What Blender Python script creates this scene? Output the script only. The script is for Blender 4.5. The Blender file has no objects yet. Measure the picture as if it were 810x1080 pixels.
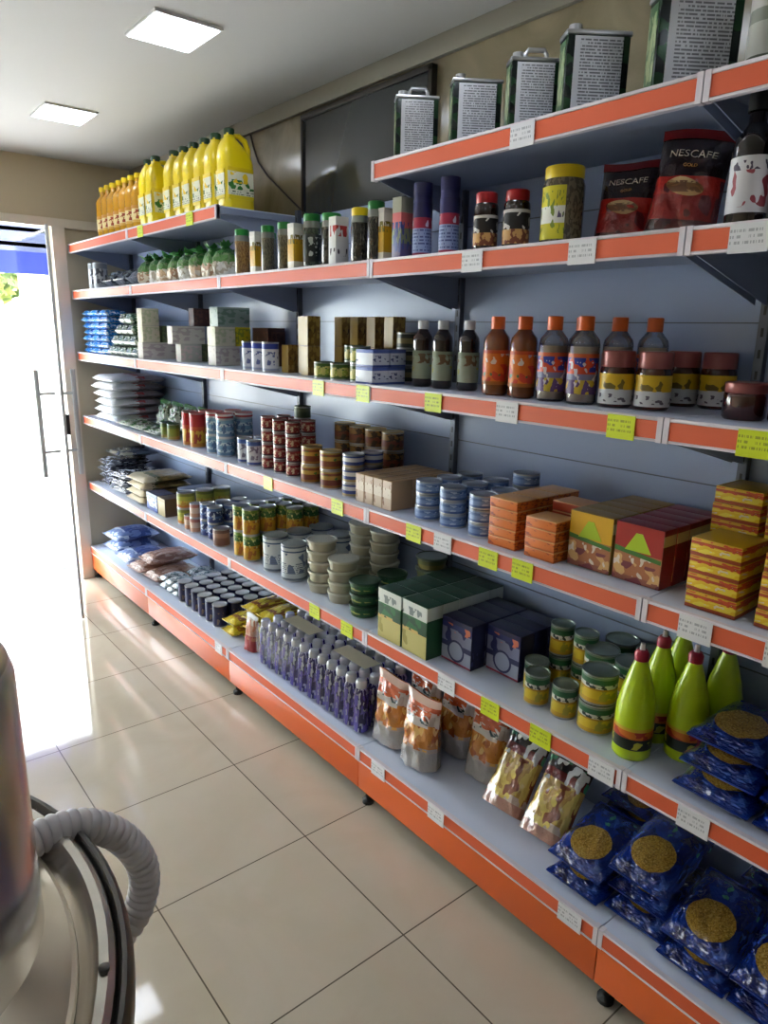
import bpy, bmesh, math, random
from mathutils import Vector, Matrix
RND = random.Random(11)
PI = math.pi
C = bpy.context.scene.collection
sc = bpy.context.scene

# ------------------------------------------------------------------ materials
def lin(c):
    return tuple(((v/255)/12.92 if v/255 <= .04045 else ((v/255+.055)/1.055)**2.4) for v in c) + (1,)
_mc = {}
def mat(name, col, rough=.5, metal=0., coat=0., emit=0., spec=.5):
    if name in _mc: return _mc[name]
    m = bpy.data.materials.new(name); m.use_nodes = True
    b = m.node_tree.nodes['Principled BSDF']
    b.inputs['Base Color'].default_value = lin(col)
    b.inputs['Roughness'].default_value = rough
    b.inputs['Metallic'].default_value = metal
    b.inputs['Coat Weight'].default_value = coat
    b.inputs['Coat Roughness'].default_value = .08
    b.inputs['Specular IOR Level'].default_value = spec
    if emit:
        b.inputs['Emission Color'].default_value = lin(col)
        b.inputs['Emission Strength'].default_value = emit
    _mc[name] = m
    return m
def band(name, stops, rough=.4, axis='Z', blobs=(), metal=0., coat=0., lines=None, bump=0.):
    """printed packaging: hard colour bands along a generated axis, with blotchy
    pictures [(colour, lo, hi, scale, threshold)] and rows of print (colour, lo, hi, rows, dens)"""
    if name in _mc: return _mc[name]
    m = bpy.data.materials.new(name); m.use_nodes = True
    nt = m.node_tree; N = nt.nodes; L = nt.links
    b = N['Principled BSDF']
    b.inputs['Roughness'].default_value = rough; b.inputs['Metallic'].default_value = metal
    b.inputs['Coat Weight'].default_value = coat; b.inputs['Coat Roughness'].default_value = .08
    tc = N.new('ShaderNodeTexCoord'); sp = N.new('ShaderNodeSeparateXYZ')
    L.new(tc.outputs['Generated'], sp.inputs[0])
    ax = sp.outputs[axis]
    cr = N.new('ShaderNodeValToRGB'); cr.color_ramp.interpolation = 'CONSTANT'
    L.new(ax, cr.inputs[0]); e = cr.color_ramp.elements
    while len(e) < len(stops): e.new(.5)
    while len(e) > len(stops): e.remove(e[-1])
    for i, (p, c) in enumerate(stops):
        e[i].position = p if i else 0.; e[i].color = lin(c)
    col = cr.outputs[0]
    def math_(op, a, v):
        n = N.new('ShaderNodeMath'); n.operation = op
        for i, q in enumerate((a, v)):
            if hasattr(q, 'links'): L.new(q, n.inputs[i])
            else: n.inputs[i].default_value = q
        return n.outputs[0]
    def mix(fac, c):
        nonlocal col
        n = N.new('ShaderNodeMix'); n.data_type = 'RGBA'
        L.new(fac, n.inputs['Factor']); L.new(col, n.inputs['A']); n.inputs['B'].default_value = lin(c)
        col = n.outputs['Result']
    for k, (c, lo, hi, scl, thr) in enumerate(blobs):
        mp = N.new('ShaderNodeMapping'); mp.inputs['Location'].default_value = (k*3.1+.7, k*1.7, k*.9)
        L.new(tc.outputs['Generated'], mp.inputs[0])
        nz = N.new('ShaderNodeTexNoise'); nz.inputs['Scale'].default_value = scl; nz.inputs['Detail'].default_value = 1.
        L.new(mp.outputs[0], nz.inputs['Vector'])
        f = math_('MULTIPLY', math_('MULTIPLY', math_('GREATER_THAN', nz.outputs['Fac'], thr), math_('GREATER_THAN', ax, lo)), math_('LESS_THAN', ax, hi))
        mix(f, c)
    if lines:
        c, lo, hi, rows, dens = lines
        z = math_('MULTIPLY', ax, float(rows)); fr = math_('FRACT', z, 0.); fl = math_('FLOOR', z, 0.)
        xs = math_('ADD', sp.outputs['X'], sp.outputs['Y'])
        cb = N.new('ShaderNodeCombineXYZ')
        L.new(math_('MULTIPLY', xs, 26.), cb.inputs[0]); L.new(math_('MULTIPLY', fl, 7.3), cb.inputs[1])
        nz = N.new('ShaderNodeTexNoise'); nz.inputs['Scale'].default_value = 1.; nz.inputs['Detail'].default_value = 0.
        L.new(cb.outputs[0], nz.inputs['Vector'])
        f = math_('MULTIPLY', math_('GREATER_THAN', nz.outputs['Fac'], 1-dens), math_('GREATER_THAN', fr, .5))
        f = math_('MULTIPLY', math_('MULTIPLY', f, math_('GREATER_THAN', ax, lo)), math_('LESS_THAN', ax, hi))
        inner = math_('MULTIPLY', math_('GREATER_THAN', xs, .12), math_('LESS_THAN', xs, 1.88))
        mix(math_('MULTIPLY', f, inner), c)
    if bump:
        nz = N.new('ShaderNodeTexNoise'); nz.inputs['Scale'].default_value = 9.; nz.inputs['Detail'].default_value = 2.
        L.new(tc.outputs['Generated'], nz.inputs['Vector'])
        bp = N.new('ShaderNodeBump'); bp.inputs['Strength'].default_value = bump; bp.inputs['Distance'].default_value = .02
        L.new(nz.outputs['Fac'], bp.inputs['Height']); L.new(bp.outputs[0], b.inputs['Normal'])
    L.new(col, b.inputs['Base Color'])
    _mc[name] = m
    return m
def film(name, tint=(245, 248, 250), gloss=.12, rough=.05):
    if name in _mc: return _mc[name]
    m = bpy.data.materials.new(name); m.use_nodes = True
    nt = m.node_tree; N = nt.nodes; L = nt.links
    N.remove(N['Principled BSDF']); out = N['Material Output']
    t = N.new('ShaderNodeBsdfTransparent'); t.inputs[0].default_value = lin(tint)
    g = N.new('ShaderNodeBsdfGlossy'); g.inputs['Roughness'].default_value = rough
    lw = N.new('ShaderNodeLayerWeight'); lw.inputs['Blend'].default_value = .35
    mm = N.new('ShaderNodeMath'); mm.operation = 'MULTIPLY_ADD'
    L.new(lw.outputs['Fresnel'], mm.inputs[0]); mm.inputs[1].default_value = .7; mm.inputs[2].default_value = gloss
    mx = N.new('ShaderNodeMixShader')
    L.new(mm.outputs[0], mx.inputs[0]); L.new(t.outputs[0], mx.inputs[1]); L.new(g.outputs[0], mx.inputs[2])
    L.new(mx.outputs[0], out.inputs[0])
    _mc[name] = m
    return m

# ------------------------------------------------------------------ mesh builder
class MB:
    def __init__(s): s.bm = bmesh.new()
    def _add(s, verts, faces, mi=0, M=None):
        vs = [s.bm.verts.new(M @ Vector(v) if M else v) for v in verts]
        for f in faces:
            try:
                fc = s.bm.faces.new([vs[i] for i in f]); fc.material_index = mi
            except ValueError: pass
        return s
    def box(s, x0, x1, y0, y1, z0, z1, bev=0., mi=0, M=None):
        t = bmesh.new(); bmesh.ops.create_cube(t, size=1.)
        for v in t.verts:
            v.co = Vector((x0 + (v.co.x+.5)*(x1-x0), y0 + (v.co.y+.5)*(y1-y0), z0 + (v.co.z+.5)*(z1-z0)))
        if bev: bmesh.ops.bevel(t, geom=t.edges[:], offset=bev, segments=2, affect='EDGES', profile=.6)
        t.verts.index_update()
        s._add([tuple(v.co) for v in t.verts], [[v.index for v in f.verts] for f in t.faces], mi, M); t.free()
        return s
    def lathe(s, prof, seg=20, c=(0, 0, 0), mi=0, a0=0., a1=2*PI, M=None):
        full = abs(a1-a0-2*PI) < 1e-6; n = seg if full else seg+1
        vs, fs, rings = [], [], []
        for (r, z) in prof:
            if r < 1e-6: rings.append([len(vs)]); vs.append((c[0], c[1], c[2]+z))
            else:
                ring = []
                for k in range(n):
                    a = a0 + (a1-a0)*k/seg; ring.append(len(vs)); vs.append((c[0]+r*math.cos(a), c[1]+r*math.sin(a), c[2]+z))
                rings.append(ring)
        for A, B in zip(rings, rings[1:]):
            for k in range(seg):
                k2 = (k+1) % n
                if len(A) == 1 and len(B) == 1: continue
                if len(A) == 1: fs.append((A[0], B[k2], B[k]))
                elif len(B) == 1: fs.append((A[k], A[k2], B[0]))
                else: fs.append((A[k], A[k2], B[k2], B[k]))
        return s._add(vs, fs, mi, M)
    def tube(s, pts, r, seg=10, mi=0, cap=True):
        P = [Vector(p) for p in pts]; rr = r if hasattr(r, '__len__') else [r]*len(P)
        vs, fs = [], []
        up = Vector((0, 0, 1)); prev = None
        for i, p in enumerate(P):
            t = (P[min(i+1, len(P)-1)]-P[max(i-1, 0)]).normalized()
            if prev is None:
                a = t.cross(up); a = a if a.length > 1e-3 else t.cross(Vector((1, 0, 0)))
                a.normalize()
            else: a = (prev - t*prev.dot(t)).normalized()
            prev = a; b = t.cross(a)
            for k in range(seg):
                q = 2*PI*k/seg; vs.append(tuple(p + (a*math.cos(q)+b*math.sin(q))*rr[i]))
        for i in range(len(P)-1):
            for k in range(seg):
                k2 = (k+1) % seg; fs.append((i*seg+k, i*seg+k2, (i+1)*seg+k2, (i+1)*seg+k))
        if cap:
            fs.append(tuple(range(seg))[::-1]); fs.append(tuple((len(P)-1)*seg+k for k in range(seg)))
        return s._add(vs, fs, mi)
    def grid(s, fn, nu, nv, mi=0, flip=False, M=None):
        vs = [fn(-1+2*i/nu, -1+2*j/nv) for i in range(nu+1) for j in range(nv+1)]
        fs = []
        for i in range(nu):
            for j in range(nv):
                q = (i*(nv+1)+j, (i+1)*(nv+1)+j, (i+1)*(nv+1)+j+1, i*(nv+1)+j+1)
                fs.append(q[::-1] if flip else q)
        return s._add(vs, fs, mi, M)
    def build(s, name, mats, parent=None, loc=(0, 0, 0), sharp=38, weld=True):
        bm = s.bm
        if weld: bmesh.ops.remove_doubles(bm, verts=bm.verts[:], dist=1e-5)
        bmesh.ops.recalc_face_normals(bm, faces=bm.faces[:])
        for f in bm.faces: f.smooth = True
        for e in bm.edges:
            if len(e.link_faces) == 2 and e.calc_face_angle(0) > math.radians(sharp): e.smooth = False
        me = bpy.data.meshes.new(name); bm.to_mesh(me); bm.free()
        for m in (mats if isinstance(mats, (list, tuple)) else [mats]): me.materials.append(m)
        o = bpy.data.objects.new(name, me); C.objects.link(o)
        o.location = loc
        if parent: o.parent = parent
        return o

LABELS = {}
def tag(o, label, cat, group=None):
    n = len(label.replace(',', ' ').split())
    assert 4 <= n <= 16, (n, label)
    if label in LABELS: print('DUPLICATE LABEL', label)
    LABELS[label] = 1
    o['label'] = label; o['category'] = cat
    if group: o['group'] = group
    return o
def empty(name, loc=(0, 0, 0), rz=0.):
    o = bpy.data.objects.new(name, None); C.objects.link(o); o.empty_display_size = .05
    o.location = loc; o.rotation_euler = (0, 0, rz); return o
KIDS = {}
def kids(o):
    return [c for c in bpy.data.objects if c.parent == o]
class P:
    """a kind of product: built once, copied with its parts"""
    def __init__(s, name, cat, fn):
        s.root = empty(name); s.cat = cat; s.used = False
        fn(s.root)
        s.tree = [(c, [(d, []) for d in kids(c)]) for c in kids(s.root)]
    def put(s, loc, label, group=None, rz=0., rot=None, scale=None):
        if not s.used: r = s.root; s.used = True
        else:
            r = s.root.copy(); C.objects.link(r)
            for c, sub in s.tree:
                d = c.copy(); C.objects.link(d); d.parent = r
                for g, _ in sub:
                    h = g.copy(); C.objects.link(h); h.parent = d
        r.location = (loc[0], loc[1], loc[2]+.0009); r.rotation_euler = rot if rot else (0, 0, rz)
        r.scale = (scale,)*3 if scale else (1, 1, 1)
        if 'group' in r and not group: del r['group']
        return tag(r, label, s.cat, group)
ORD = ['first', 'second', 'third', 'fourth', 'fifth', 'sixth', 'seventh', 'eighth', 'ninth', 'tenth', 'eleventh', 'twelfth']
def colw(i, n):
    if n == 1: return ''
    if n == 2: return ('left', 'right')[i]
    if n == 3: return ('leftmost', 'middle', 'rightmost')[i]
    if i == 0: return 'leftmost'
    if i == n-1: return 'rightmost'
    return ORD[i] + ' from left' if i < n-2 or n < 5 else 'second from right'
def roww(i, n):
    if n == 1: return ''
    if n == 2: return ('front row', 'back row')[i]
    return 'front row' if i == 0 else ('back row' if i == n-1 else ORD[i] + ' row')
def tierw(i, n):
    if n == 1: return ''
    if i == n-1: return 'top'
    if i == 0: return 'bottom'
    if n == 3: return 'middle'
    return ORD[i] + ' up'
def array(p, desc, group, z, ys, xs, nz, dz, jit=.002, rz=0., h=None, rj=.05, skip=None, cn=None):
    """ys: column positions left to right, xs: row positions front to back, nz: tiers (number or function of col,row)"""
    for i, y in enumerate(ys):
        for j, x in enumerate(xs):
            n = nz(i, j) if callable(nz) else nz
            for k in range(n):
                if skip and skip(i, j, k): continue
                w = [t for t in (tierw(k, n), roww(j, len(xs)), colw(i, len(ys))) if t]
                a = RND.uniform(-jit, jit); b = RND.uniform(-jit, jit)
                p.put((x+a, y+b, z + k*dz), desc + (', ' + ', '.join(w) if w else ''), group, rz + RND.uniform(-rj, rj))

# ------------------------------------------------------------------ shared looks
WHITE = mat('white_plastic', (232, 232, 232), .35)
STEEL = mat('tin_metal', (190, 192, 195), .28, .9)
GOLDM = mat('gold_lacquer_metal', (190, 160, 90), .3, .85)
BLACKP = mat('black_plastic', (22, 22, 24), .4)
GREENC = mat('green_cap_plastic', (26, 120, 48), .35)
GREEND = mat('dark_green_cap', (18, 62, 30), .4)
REDC = mat('red_cap_plastic', (165, 26, 34), .3)
ORANGEC = mat('orange_cap_plastic', (222, 96, 30), .35)
YELC = mat('yellow_cap_plastic', (225, 195, 20), .35)

# ------------------------------------------------------------------ room
def struct(name, mb, m, loc=(0, 0, 0)):
    o = mb.build(name, m, None, loc); o['kind'] = 'structure'; return o
WX, CZ = .42, 2.62
XL, YN = -3.3, -7.2
def floor_mat():
    m = bpy.data.materials.new('polished_floor_tile'); m.use_nodes = True
    nt = m.node_tree; N = nt.nodes; L = nt.links; b = N['Principled BSDF']
    tc = N.new('ShaderNodeTexCoord')
    mp = N.new('ShaderNodeMapping'); mp.inputs['Location'].default_value = (.2861+.512*20, 2.5217+.512*20, 0)
    L.new(tc.outputs['Object'], mp.inputs[0])
    br = N.new('ShaderNodeTexBrick'); br.offset = 0.; br.squash = 1.
    br.inputs['Scale'].default_value = 1.; br.inputs['Brick Width'].default_value = .512; br.inputs['Row Height'].default_value = .512
    br.inputs['Mortar Size'].default_value = .0022; br.inputs['Mortar Smooth'].default_value = .1; br.inputs['Bias'].default_value = 0.
    br.inputs['Color1'].default_value = lin((192, 181, 163)); br.inputs['Color2'].default_value = lin((187, 176, 158)); br.inputs['Mortar'].default_value = lin((96, 88, 76))
    L.new(mp.outputs[0], br.inputs['Vector'])
    nz = N.new('ShaderNodeTexNoise'); nz.inputs['Scale'].default_value = 2.4; nz.inputs['Detail'].default_value = 5.; nz.inputs['Distortion'].default_value = 1.6
    L.new(tc.outputs['Object'], nz.inputs['Vector'])
    cr = N.new('ShaderNodeValToRGB'); cr.color_ramp.elements[0].position = .38; cr.color_ramp.elements[0].color = lin((249, 248, 245)); cr.color_ramp.elements[1].position = .62; cr.color_ramp.elements[1].color = (1, 1, 1, 1)
    L.new(nz.outputs['Fac'], cr.inputs[0])
    mx = N.new('ShaderNodeMix'); mx.data_type = 'RGBA'; mx.blend_type = 'MULTIPLY'; mx.inputs['Factor'].default_value = 1.
    L.new(br.outputs['Color'], mx.inputs['A']); L.new(cr.outputs[0], mx.inputs['B'])
    L.new(mx.outputs['Result'], b.inputs['Base Color'])
    b.inputs['Roughness'].default_value = .06; b.inputs['IOR'].default_value = 1.55
    return m
def wall_tile_mat():
    m = bpy.data.materials.new('beige_marble_wall_tile'); m.use_nodes = True
    nt = m.node_tree; N = nt.nodes; L = nt.links; b = N['Principled BSDF']
    tc = N.new('ShaderNodeTexCoord')
    nz = N.new('ShaderNodeTexNoise'); nz.inputs['Scale'].default_value = 3.; nz.inputs['Detail'].default_value = 6.; nz.inputs['Distortion'].default_value = 2.
    L.new(tc.outputs['Object'], nz.inputs['Vector'])
    cr = N.new('ShaderNodeValToRGB'); e = cr.color_ramp.elements
    e[0].position = .3; e[0].color = lin((124, 114, 90)); e[1].position = .72; e[1].color = lin((150, 139, 114))
    L.new(nz.outputs['Fac'], cr.inputs[0]); L.new(cr.outputs[0], b.inputs['Base Color'])
    b.inputs['Roughness'].default_value = .16
    return m
FLOORM, WALLT = floor_mat(), wall_tile_mat()
PAINT = mat('cream_wall_paint', (196, 184, 158), .6)
CEILM = mat('ceiling_paint', (180, 179, 178), .7)
TRIMM = mat('cream_door_trim', (214, 206, 192), .5)
struct('floor', MB().box(XL, WX+.1, YN, .12, -.1, 0), FLOORM)
struct('ceiling', MB().box(XL, WX+.1, YN, .12, CZ, CZ+.1), CEILM)
struct('wall_right', MB().box(WX, WX+.1, YN, .12, 0, CZ), WALLT)
struct('wall_left', MB().box(XL-.1, XL, YN, .12, 0, CZ), PAINT)
struct('wall_back', MB().box(XL, WX, YN-.1, YN, 0, CZ), PAINT)
DX, DZ = -.10, 2.24
struct('wall_front', MB().box(DX, WX, 0.02, .12, 0, CZ).box(XL, DX, .02, .12, DZ, CZ).box(XL, -2.5, .02, .12, 0, DZ), PAINT)
struct('trim_1', MB().box(XL, WX-.02, -.012, .02, 2.235, 2.285, .004).box(-.105, -.03, -.012, .02, 0, 2.24, .004), TRIMM)
struct('trim_2', MB().box(WX-.02, WX, YN, .02, CZ-.066, CZ, .004), mat('cornice_paint', (128, 123, 112), .6))

# glazed shop front beside the open door, and the open door leaf
GLASS = film('clear_glass', (250, 253, 252), .05, .02)
ALU = mat('brushed_aluminium', (150, 152, 156), .35, .9)
GREYM = mat('dark_grey_metal', (190, 192, 196), .5, .1)
w = empty('window_1', (-1.6, .07, 0)); w['kind'] = 'structure'
mb = MB()
for x in (-.9, -.1, .62): mb.box(x-.025, x+.025, -.03, .03, 0, 2.24)
mb.box(-.9, .62, -.03, .03, 0, .05).box(-.9, .62, -.03, .03, 2.19, 2.24)
mb.build('window_frame', ALU, w)
MB().box(-.875, -.125, -.004, .004, .05, 2.19).build('glass_pane', GLASS, w)
MB().box(-.075, .595, -.004, .004, .05, 2.19).build('glass_pane', GLASS, w)
d = empty('door_1', (-.315, -.02, 0)); d['kind'] = 'structure'
MB().box(-.005, .005, -.685, 0, .012, 2.14).build('glass_leaf', GLASS, d)
MB().box(-.007, .007, -.69, -.672, .008, 2.16).build('leaf_edge_profile', GREYM, d)
for sx in (-1, 1):
    hb = MB().tube([(sx*.095, -.575, .84), (sx*.095, -.575, 1.43)], .013, 12).build('handle_bar', GREYM, d)
    for z in (.98, 1.3): MB().tube([(sx*.006, -.575, z), (sx*.095, -.575, z)], .008, 8).build('handle_bracket', GREYM, hb)
MB().box(.006, .035, -.66, -.61, 1.08, 1.19, .006).build('lock_case', mat('dark_lock', (50, 50, 54), .4, .5), d)

# ------------------------------------------------------------------ outside the door
PAVE = mat('pale_pavement', (214, 210, 204), .8)
g = MB().box(-14, 8, .12, 16, -.14, -.02).build('pavement', PAVE); g['kind'] = 'structure'
st = empty('shop_awning', (0, 1.5, 0))
BLUE = band('blue_awning_fabric', [(0, (24, 40, 150)), (.33, (40, 58, 165)), (.36, (24, 40, 150)), (.66, (44, 62, 168)), (.69, (24, 40, 148))], .7, 'X')
MB().grid(lambda u, v: (-1.2+u*2.2, .02+.012*math.sin(u*30), 2.05+.085*(v+1)), 60, 4).build('fabric_valance', BLUE, st)
mb = MB()
for x in (-3.3, -.9, .9): mb.box(x-.02, x+.02, -1.35, .05, 2.5, 2.54)
mb.box(-3.4, 1.0, .0, .05, 2.49, 2.55)
for z in (2.25, 2.36): mb.box(-3.4, 1.0, .0, .03, z, z+.03)
mb.build('awning_frame', mat('awning_frame_paint', (225, 226, 230), .4), st)
MB().box(-3.38, .98, .0, .03, 2.215, 2.56).build('shutter_box', mat('shutter_box_paint', (86, 92, 120), .6), st)
MB().box(-3.4, 1.0, -1.36, .05, 2.56, 2.575).build('awning_cover', mat('awning_cover', (120, 125, 150), .7), st)
for x in (-3.35, .97):
    MB().box(x-.02, x+.02, 0, .05, -.02, 2.56).build('awning_post', ALU, st)
tag(st, 'blue fabric awning hanging over the pavement outside the door', 'awning')
bl = empty('building', (-1, 14, 0))
MB().box(-9, 8, 0, 1.5, -.05, 4.2).build('wall', mat('pale_facade', (222, 216, 205), .8), bl)
for x in (-6, -3, 0, 3): MB().box(x, x+1.2, -.03, .02, 1., 2.4).build('window', mat('facade_window', (120, 135, 150), .2), bl)
tag(bl, 'pale low building across the street beyond the door', 'building')
LEAF = band('street_tree_leaves', [(0, (58, 76, 26)), (.5, (72, 88, 34))], .7, 'Z', [((104, 110, 50), 0, 1, 7, .5)])
for nm, (x, y, s), lb in (('street_tree', (1.1, 9.0, 1.0), 'yellow green street tree seen through the glass door leaf'),
                          ('street_tree', (-1.6, 10.5, 1.2), 'paler green street tree seen left of the open door leaf')):
    t = empty(nm, (x, y, -.02))
    bm = MB()
    rr = random.Random(int(x*10)+50)
    for k in range(900):
        a, b2, q = rr.uniform(0, 2*PI), rr.uniform(-1, 1), rr.random()**.4
        c = Vector((math.cos(a)*math.sqrt(1-b2*b2)*q*1.3*s, math.sin(a)*math.sqrt(1-b2*b2)*q*1.0*s, 2.75*s+b2*q*.75*s))
        n = Vector((rr.uniform(-1, 1), rr.uniform(-1, 1), rr.uniform(-1, 1))).normalized(); u = n.orthogonal()*.11; v = n.cross(u)
        bm._add([tuple(c-u), tuple(c+v*.6), tuple(c+u), tuple(c-v*.6)], [(0, 1, 2, 3)])
    bm.build('crown', LEAF, t, weld=False)
    MB().tube([(0, 0, 0), (.03, .02, 1.2), (0, 0, 2.3*s)], [.09, .07, .05], 8).build('trunk', mat('bark', (92, 78, 62), .9), t)
    tag(t, lb, 'tree')
MATM = band('door_mat_weave', [(0, (78, 84, 104))], .9, 'X', [((150, 155, 172), .08, .92, 5.5, .53)])
for x, y, lb in ((-.085, .46, 'dark patterned door mat lying outside by the door jamb'), (-.72, .5, 'dark patterned door mat at the left edge outside the door')):
    dm = empty('door_mat', (x, y, -.02))
    MB().box(-.13 if x > -.5 else -.26, .13 if x > -.5 else .24, -.22, .22, 0, .012, .003).build('woven_field', MATM, dm)
    hx0, hx1 = (-.15, .15) if x > -.5 else (-.28, .26)
    MB().box(hx0, hx1, -.25, -.22, 0, .01).box(hx0, hx1, .22, .25, 0, .01).box(hx0, hx0+.02, -.22, .22, 0, .01).box(hx1-.02, hx1, -.22, .22, 0, .01).build('rubber_edge', GREYM, dm)
    tag(dm, lb, 'door mat', 'door mats')
gb = empty('utility_box', (.1, 2.95, -.02))
MB().box(-.12, .12, -.1, .1, .0, .22, .01).build('box_body', mat('grey_box_paint', (150, 150, 165), .6), gb)
MB().box(-.13, .13, -.11, .11, .22, .24, .005).build('lid', mat('grey_box_lid', (130, 130, 145), .6), gb)
tag(gb, 'small grey box standing on the pavement outside', 'box')

# ------------------------------------------------------------------ ceiling lamps
LAMP = mat('lamp_diffuser_glow', (236, 243, 255), .5, emit=10.)
LFR = mat('lamp_frame_paint', (225, 225, 225), .4)
for (x, y, lb) in ((-.27, -2.25, 'bright square ceiling lamp nearer the top edge of the photo'),
                   (-.27, -1.0, 'bright square ceiling lamp nearer the shop front'),
                   (-.27, -3.5, None), (-.27, -4.75, None), (-2.0, -1.0, None), (-2.0, -2.25, None), (-2.0, -3.5, None), (-2.0, -4.75, None)):
    t = empty('ceiling_lamp', (x, y, CZ))
    MB().box(-.107, .107, -.122, .122, -.012, -.004, .002).build('diffuser', LAMP, t)
    MB().box(-.115, -.107, -.13, .13, -.009, 0).box(.107, .115, -.13, .13, -.009, 0).box(-.107, .107, -.13, -.122, -.009, 0).box(-.107, .107, .122, .13, -.009, 0).box(-.1, .1, -.115, .115, -.003, 0).build('frame', LFR, t)
    tag(t, lb or ('square ceiling lamp outside the frame in the %s row, %s from the front' % ('right' if x > -1 else 'left', ORD[round((-y-1)/1.25)])), 'ceiling lamp', 'square ceiling lamps')

# ------------------------------------------------------------------ shelving
H = dict(L0=.225, L1=.665, L2=1.10, L3=1.50, L4=1.871, L5=2.14)
RH = .049
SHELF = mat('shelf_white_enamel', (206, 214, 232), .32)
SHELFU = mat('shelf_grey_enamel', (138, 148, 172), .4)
BACKM = mat('grey_blue_back_panel', (152, 166, 198), .26)
ORNG = mat('orange_rail_strip', (216, 92, 52), .5, coat=.12)
PLINTH = mat('orange_plinth_enamel', (214, 96, 40), .3)
RAILW = mat('rail_white_lip', (220, 212, 220), .45)
POST = mat('slotted_grey_post', (92, 98, 112), .4, .3)
FOOT = mat('black_rubber_foot', (28, 27, 27), .6)
def bay(k, levels, desc):
    y1, y0 = -k*1.0, -(k+1)*1.0        # y1 left end (far), y0 right end (near)
    t = empty('shelving_bay', (0, (y0+y1)/2, 0))
    a, b = -.4985, .4985
    MB().box(.372, .384, a, b, .06, 2.13).build('back_panel', BACKM, t)
    mb = MB()
    for z in [.5, .85, 1.3, 1.7, 2.0]: mb.box(.3695, .3722, a, b, z, z+.003)
    mb.build('panel_seam', POST, t)
    for y in ((b,) if k < 4 else (b, a)):
        mb = MB().box(.352, .372, y-.022, y, .03, 2.16)
        for q in range(40): mb.box(.351, .3522, y-.014, y-.008, .2+q*.049, .22+q*.049, mi=1)
        mb.build('upright', [POST, BLACKP], t)
    # plinth with tray
    pl = MB().box(-.036, -.024, a, b, .062, .176, .002).build('plinth', PLINTH, t)
    for y in ((b-.02,) if k < 4 else (b-.02, a+.02)):
        MB().lathe([(0, 0), (.022, 0), (.022, .012), (.01, .02), (.01, .07), (0, .07)], 14, (-.005, y, 0)).build('foot', FOOT, pl)
    def shelf(z, x0, name):
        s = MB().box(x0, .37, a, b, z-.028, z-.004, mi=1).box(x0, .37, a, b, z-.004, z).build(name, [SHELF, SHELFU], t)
        mb = MB().box(x0-.012, x0, a, b, z-RH, z+.002).box(x0-.0135, x0-.0118, a+.012, b-.012, z-RH+.006, z-.005, mi=1)
        mb.box(x0-.0150, x0-.0115, a+.012, b-.012, z-RH, z-RH+.004, .001).box(x0-.0150, x0-.0115, a+.012, b-.012, z-.004, z+.003, .001)
        mb.box(x0-.016, x0+.003, b-.012, b, z-RH-.001, z+.004).box(x0-.016, x0+.003, a, a+.012, z-RH-.001, z+.004)
        mb.build('price_rail', [RAILW, ORNG], s)
        if name == 'shelf':
            for y in (b-.012, a+.010):
                mb = MB()
                mb._add([(.35, y, z-.028), (.0, y, z-.028), (.0, y, z-.045), (.35, y, z-.13)] + [(.35, y+.003, z-.028), (.0, y+.003, z-.028), (.0, y+.003, z-.045), (.35, y+.003, z-.13)],
                        [(0, 1, 2, 3), (7, 6, 5, 4), (0, 4, 5, 1), (1, 5, 6, 2), (2, 6, 7, 3), (3, 7, 4, 0)])
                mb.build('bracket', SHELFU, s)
    shelf(H['L0'], -.026, 'base_tray')
    for L in levels: shelf(H[L], 0., 'shelf')
    tag(t, desc, 'shelving', 'orange and white shop shelving bays')
A = ['L1', 'L2', 'L3', 'L4']
bay(0, A+['L5'], 'far left shelving bay with orange plinth beside the glass door')
bay(1, A+['L5'], 'shelving bay under the yellow oil jugs, second from the door')
bay(2, A, 'shelving bay without a top shelf, below the dark wall panel')
bay(3, A+['L5'], 'shelving bay with bottles and silver tins, second from right edge')
bay(4, A+['L5'], 'shelving bay cut by the right edge, with blue pasta bags')

# price tags slid into the rails
TAGY = band('yellow_green_price_tag', [(0, (205, 218, 28))], .4, 'Z', lines=((150, 160, 30), .25, .8, 5, .5))
TAGW = band('white_price_tag', [(0, (222, 222, 226))], .4, 'Z', lines=((168, 170, 176), .25, .8, 5, .5))
def tags(L, shelf, items):
    for y, kind, lb in items:
        x0 = -.026 if L == 'L0' else 0.
        wd = .034 if kind == 'y' else .036
        o = MB().box(x0-.0172, x0-.0152, y-wd, y+wd, H[L]-RH-.004, H[L]-.001).build('price_tag', TAGY if kind == 'y' else TAGW)
        tag(o, ('yellow-green' if kind == 'y' else 'white') + ' price tag on ' + shelf + ' rail, ' + lb, 'price tag', 'price tags on the shelf rails')
tags('L5', 'top shelf', [(-1.187, 'y', 'under second yellow jug'), (-1.751, 'y', 'under last yellow jugs'), (-3.569, 'w', 'under third silver tin')])
tags('L4', 'fifth shelf', [(-3.427, 'w', 'under first red-lidded coffee jar'), (-3.762, 'w', 'under red coffee pouches'), (-4.123, 'w', 'under dark sauce bottles')])
tags('L3', 'fourth shelf', [(-2.723, 'y', 'under short green cans'), (-2.975, 'y', 'left of bay joint'), (-3.301, 'y', 'under dark vinegar bottles'), (-3.575, 'w', 'under orange-capped bottles'), (-3.902, 'y', 'under honey jars'), (-4.189, 'y', 'at right edge')])
tags('L2', 'third shelf', [(-2.365, 'y', 'under small red cans'), (-2.837, 'y', 'under blue and white cans'), (-3.236, 'y', 'under first blue cans'), (-3.363, 'w', 'under middle blue cans'), (-3.541, 'y', 'under tall orange pack stack'), (-3.66, 'y', 'under short orange pack stack'), (-4.124, 'w', 'under yellow-red cartons'), (-4.30, 'w', 'at right edge')])
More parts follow.
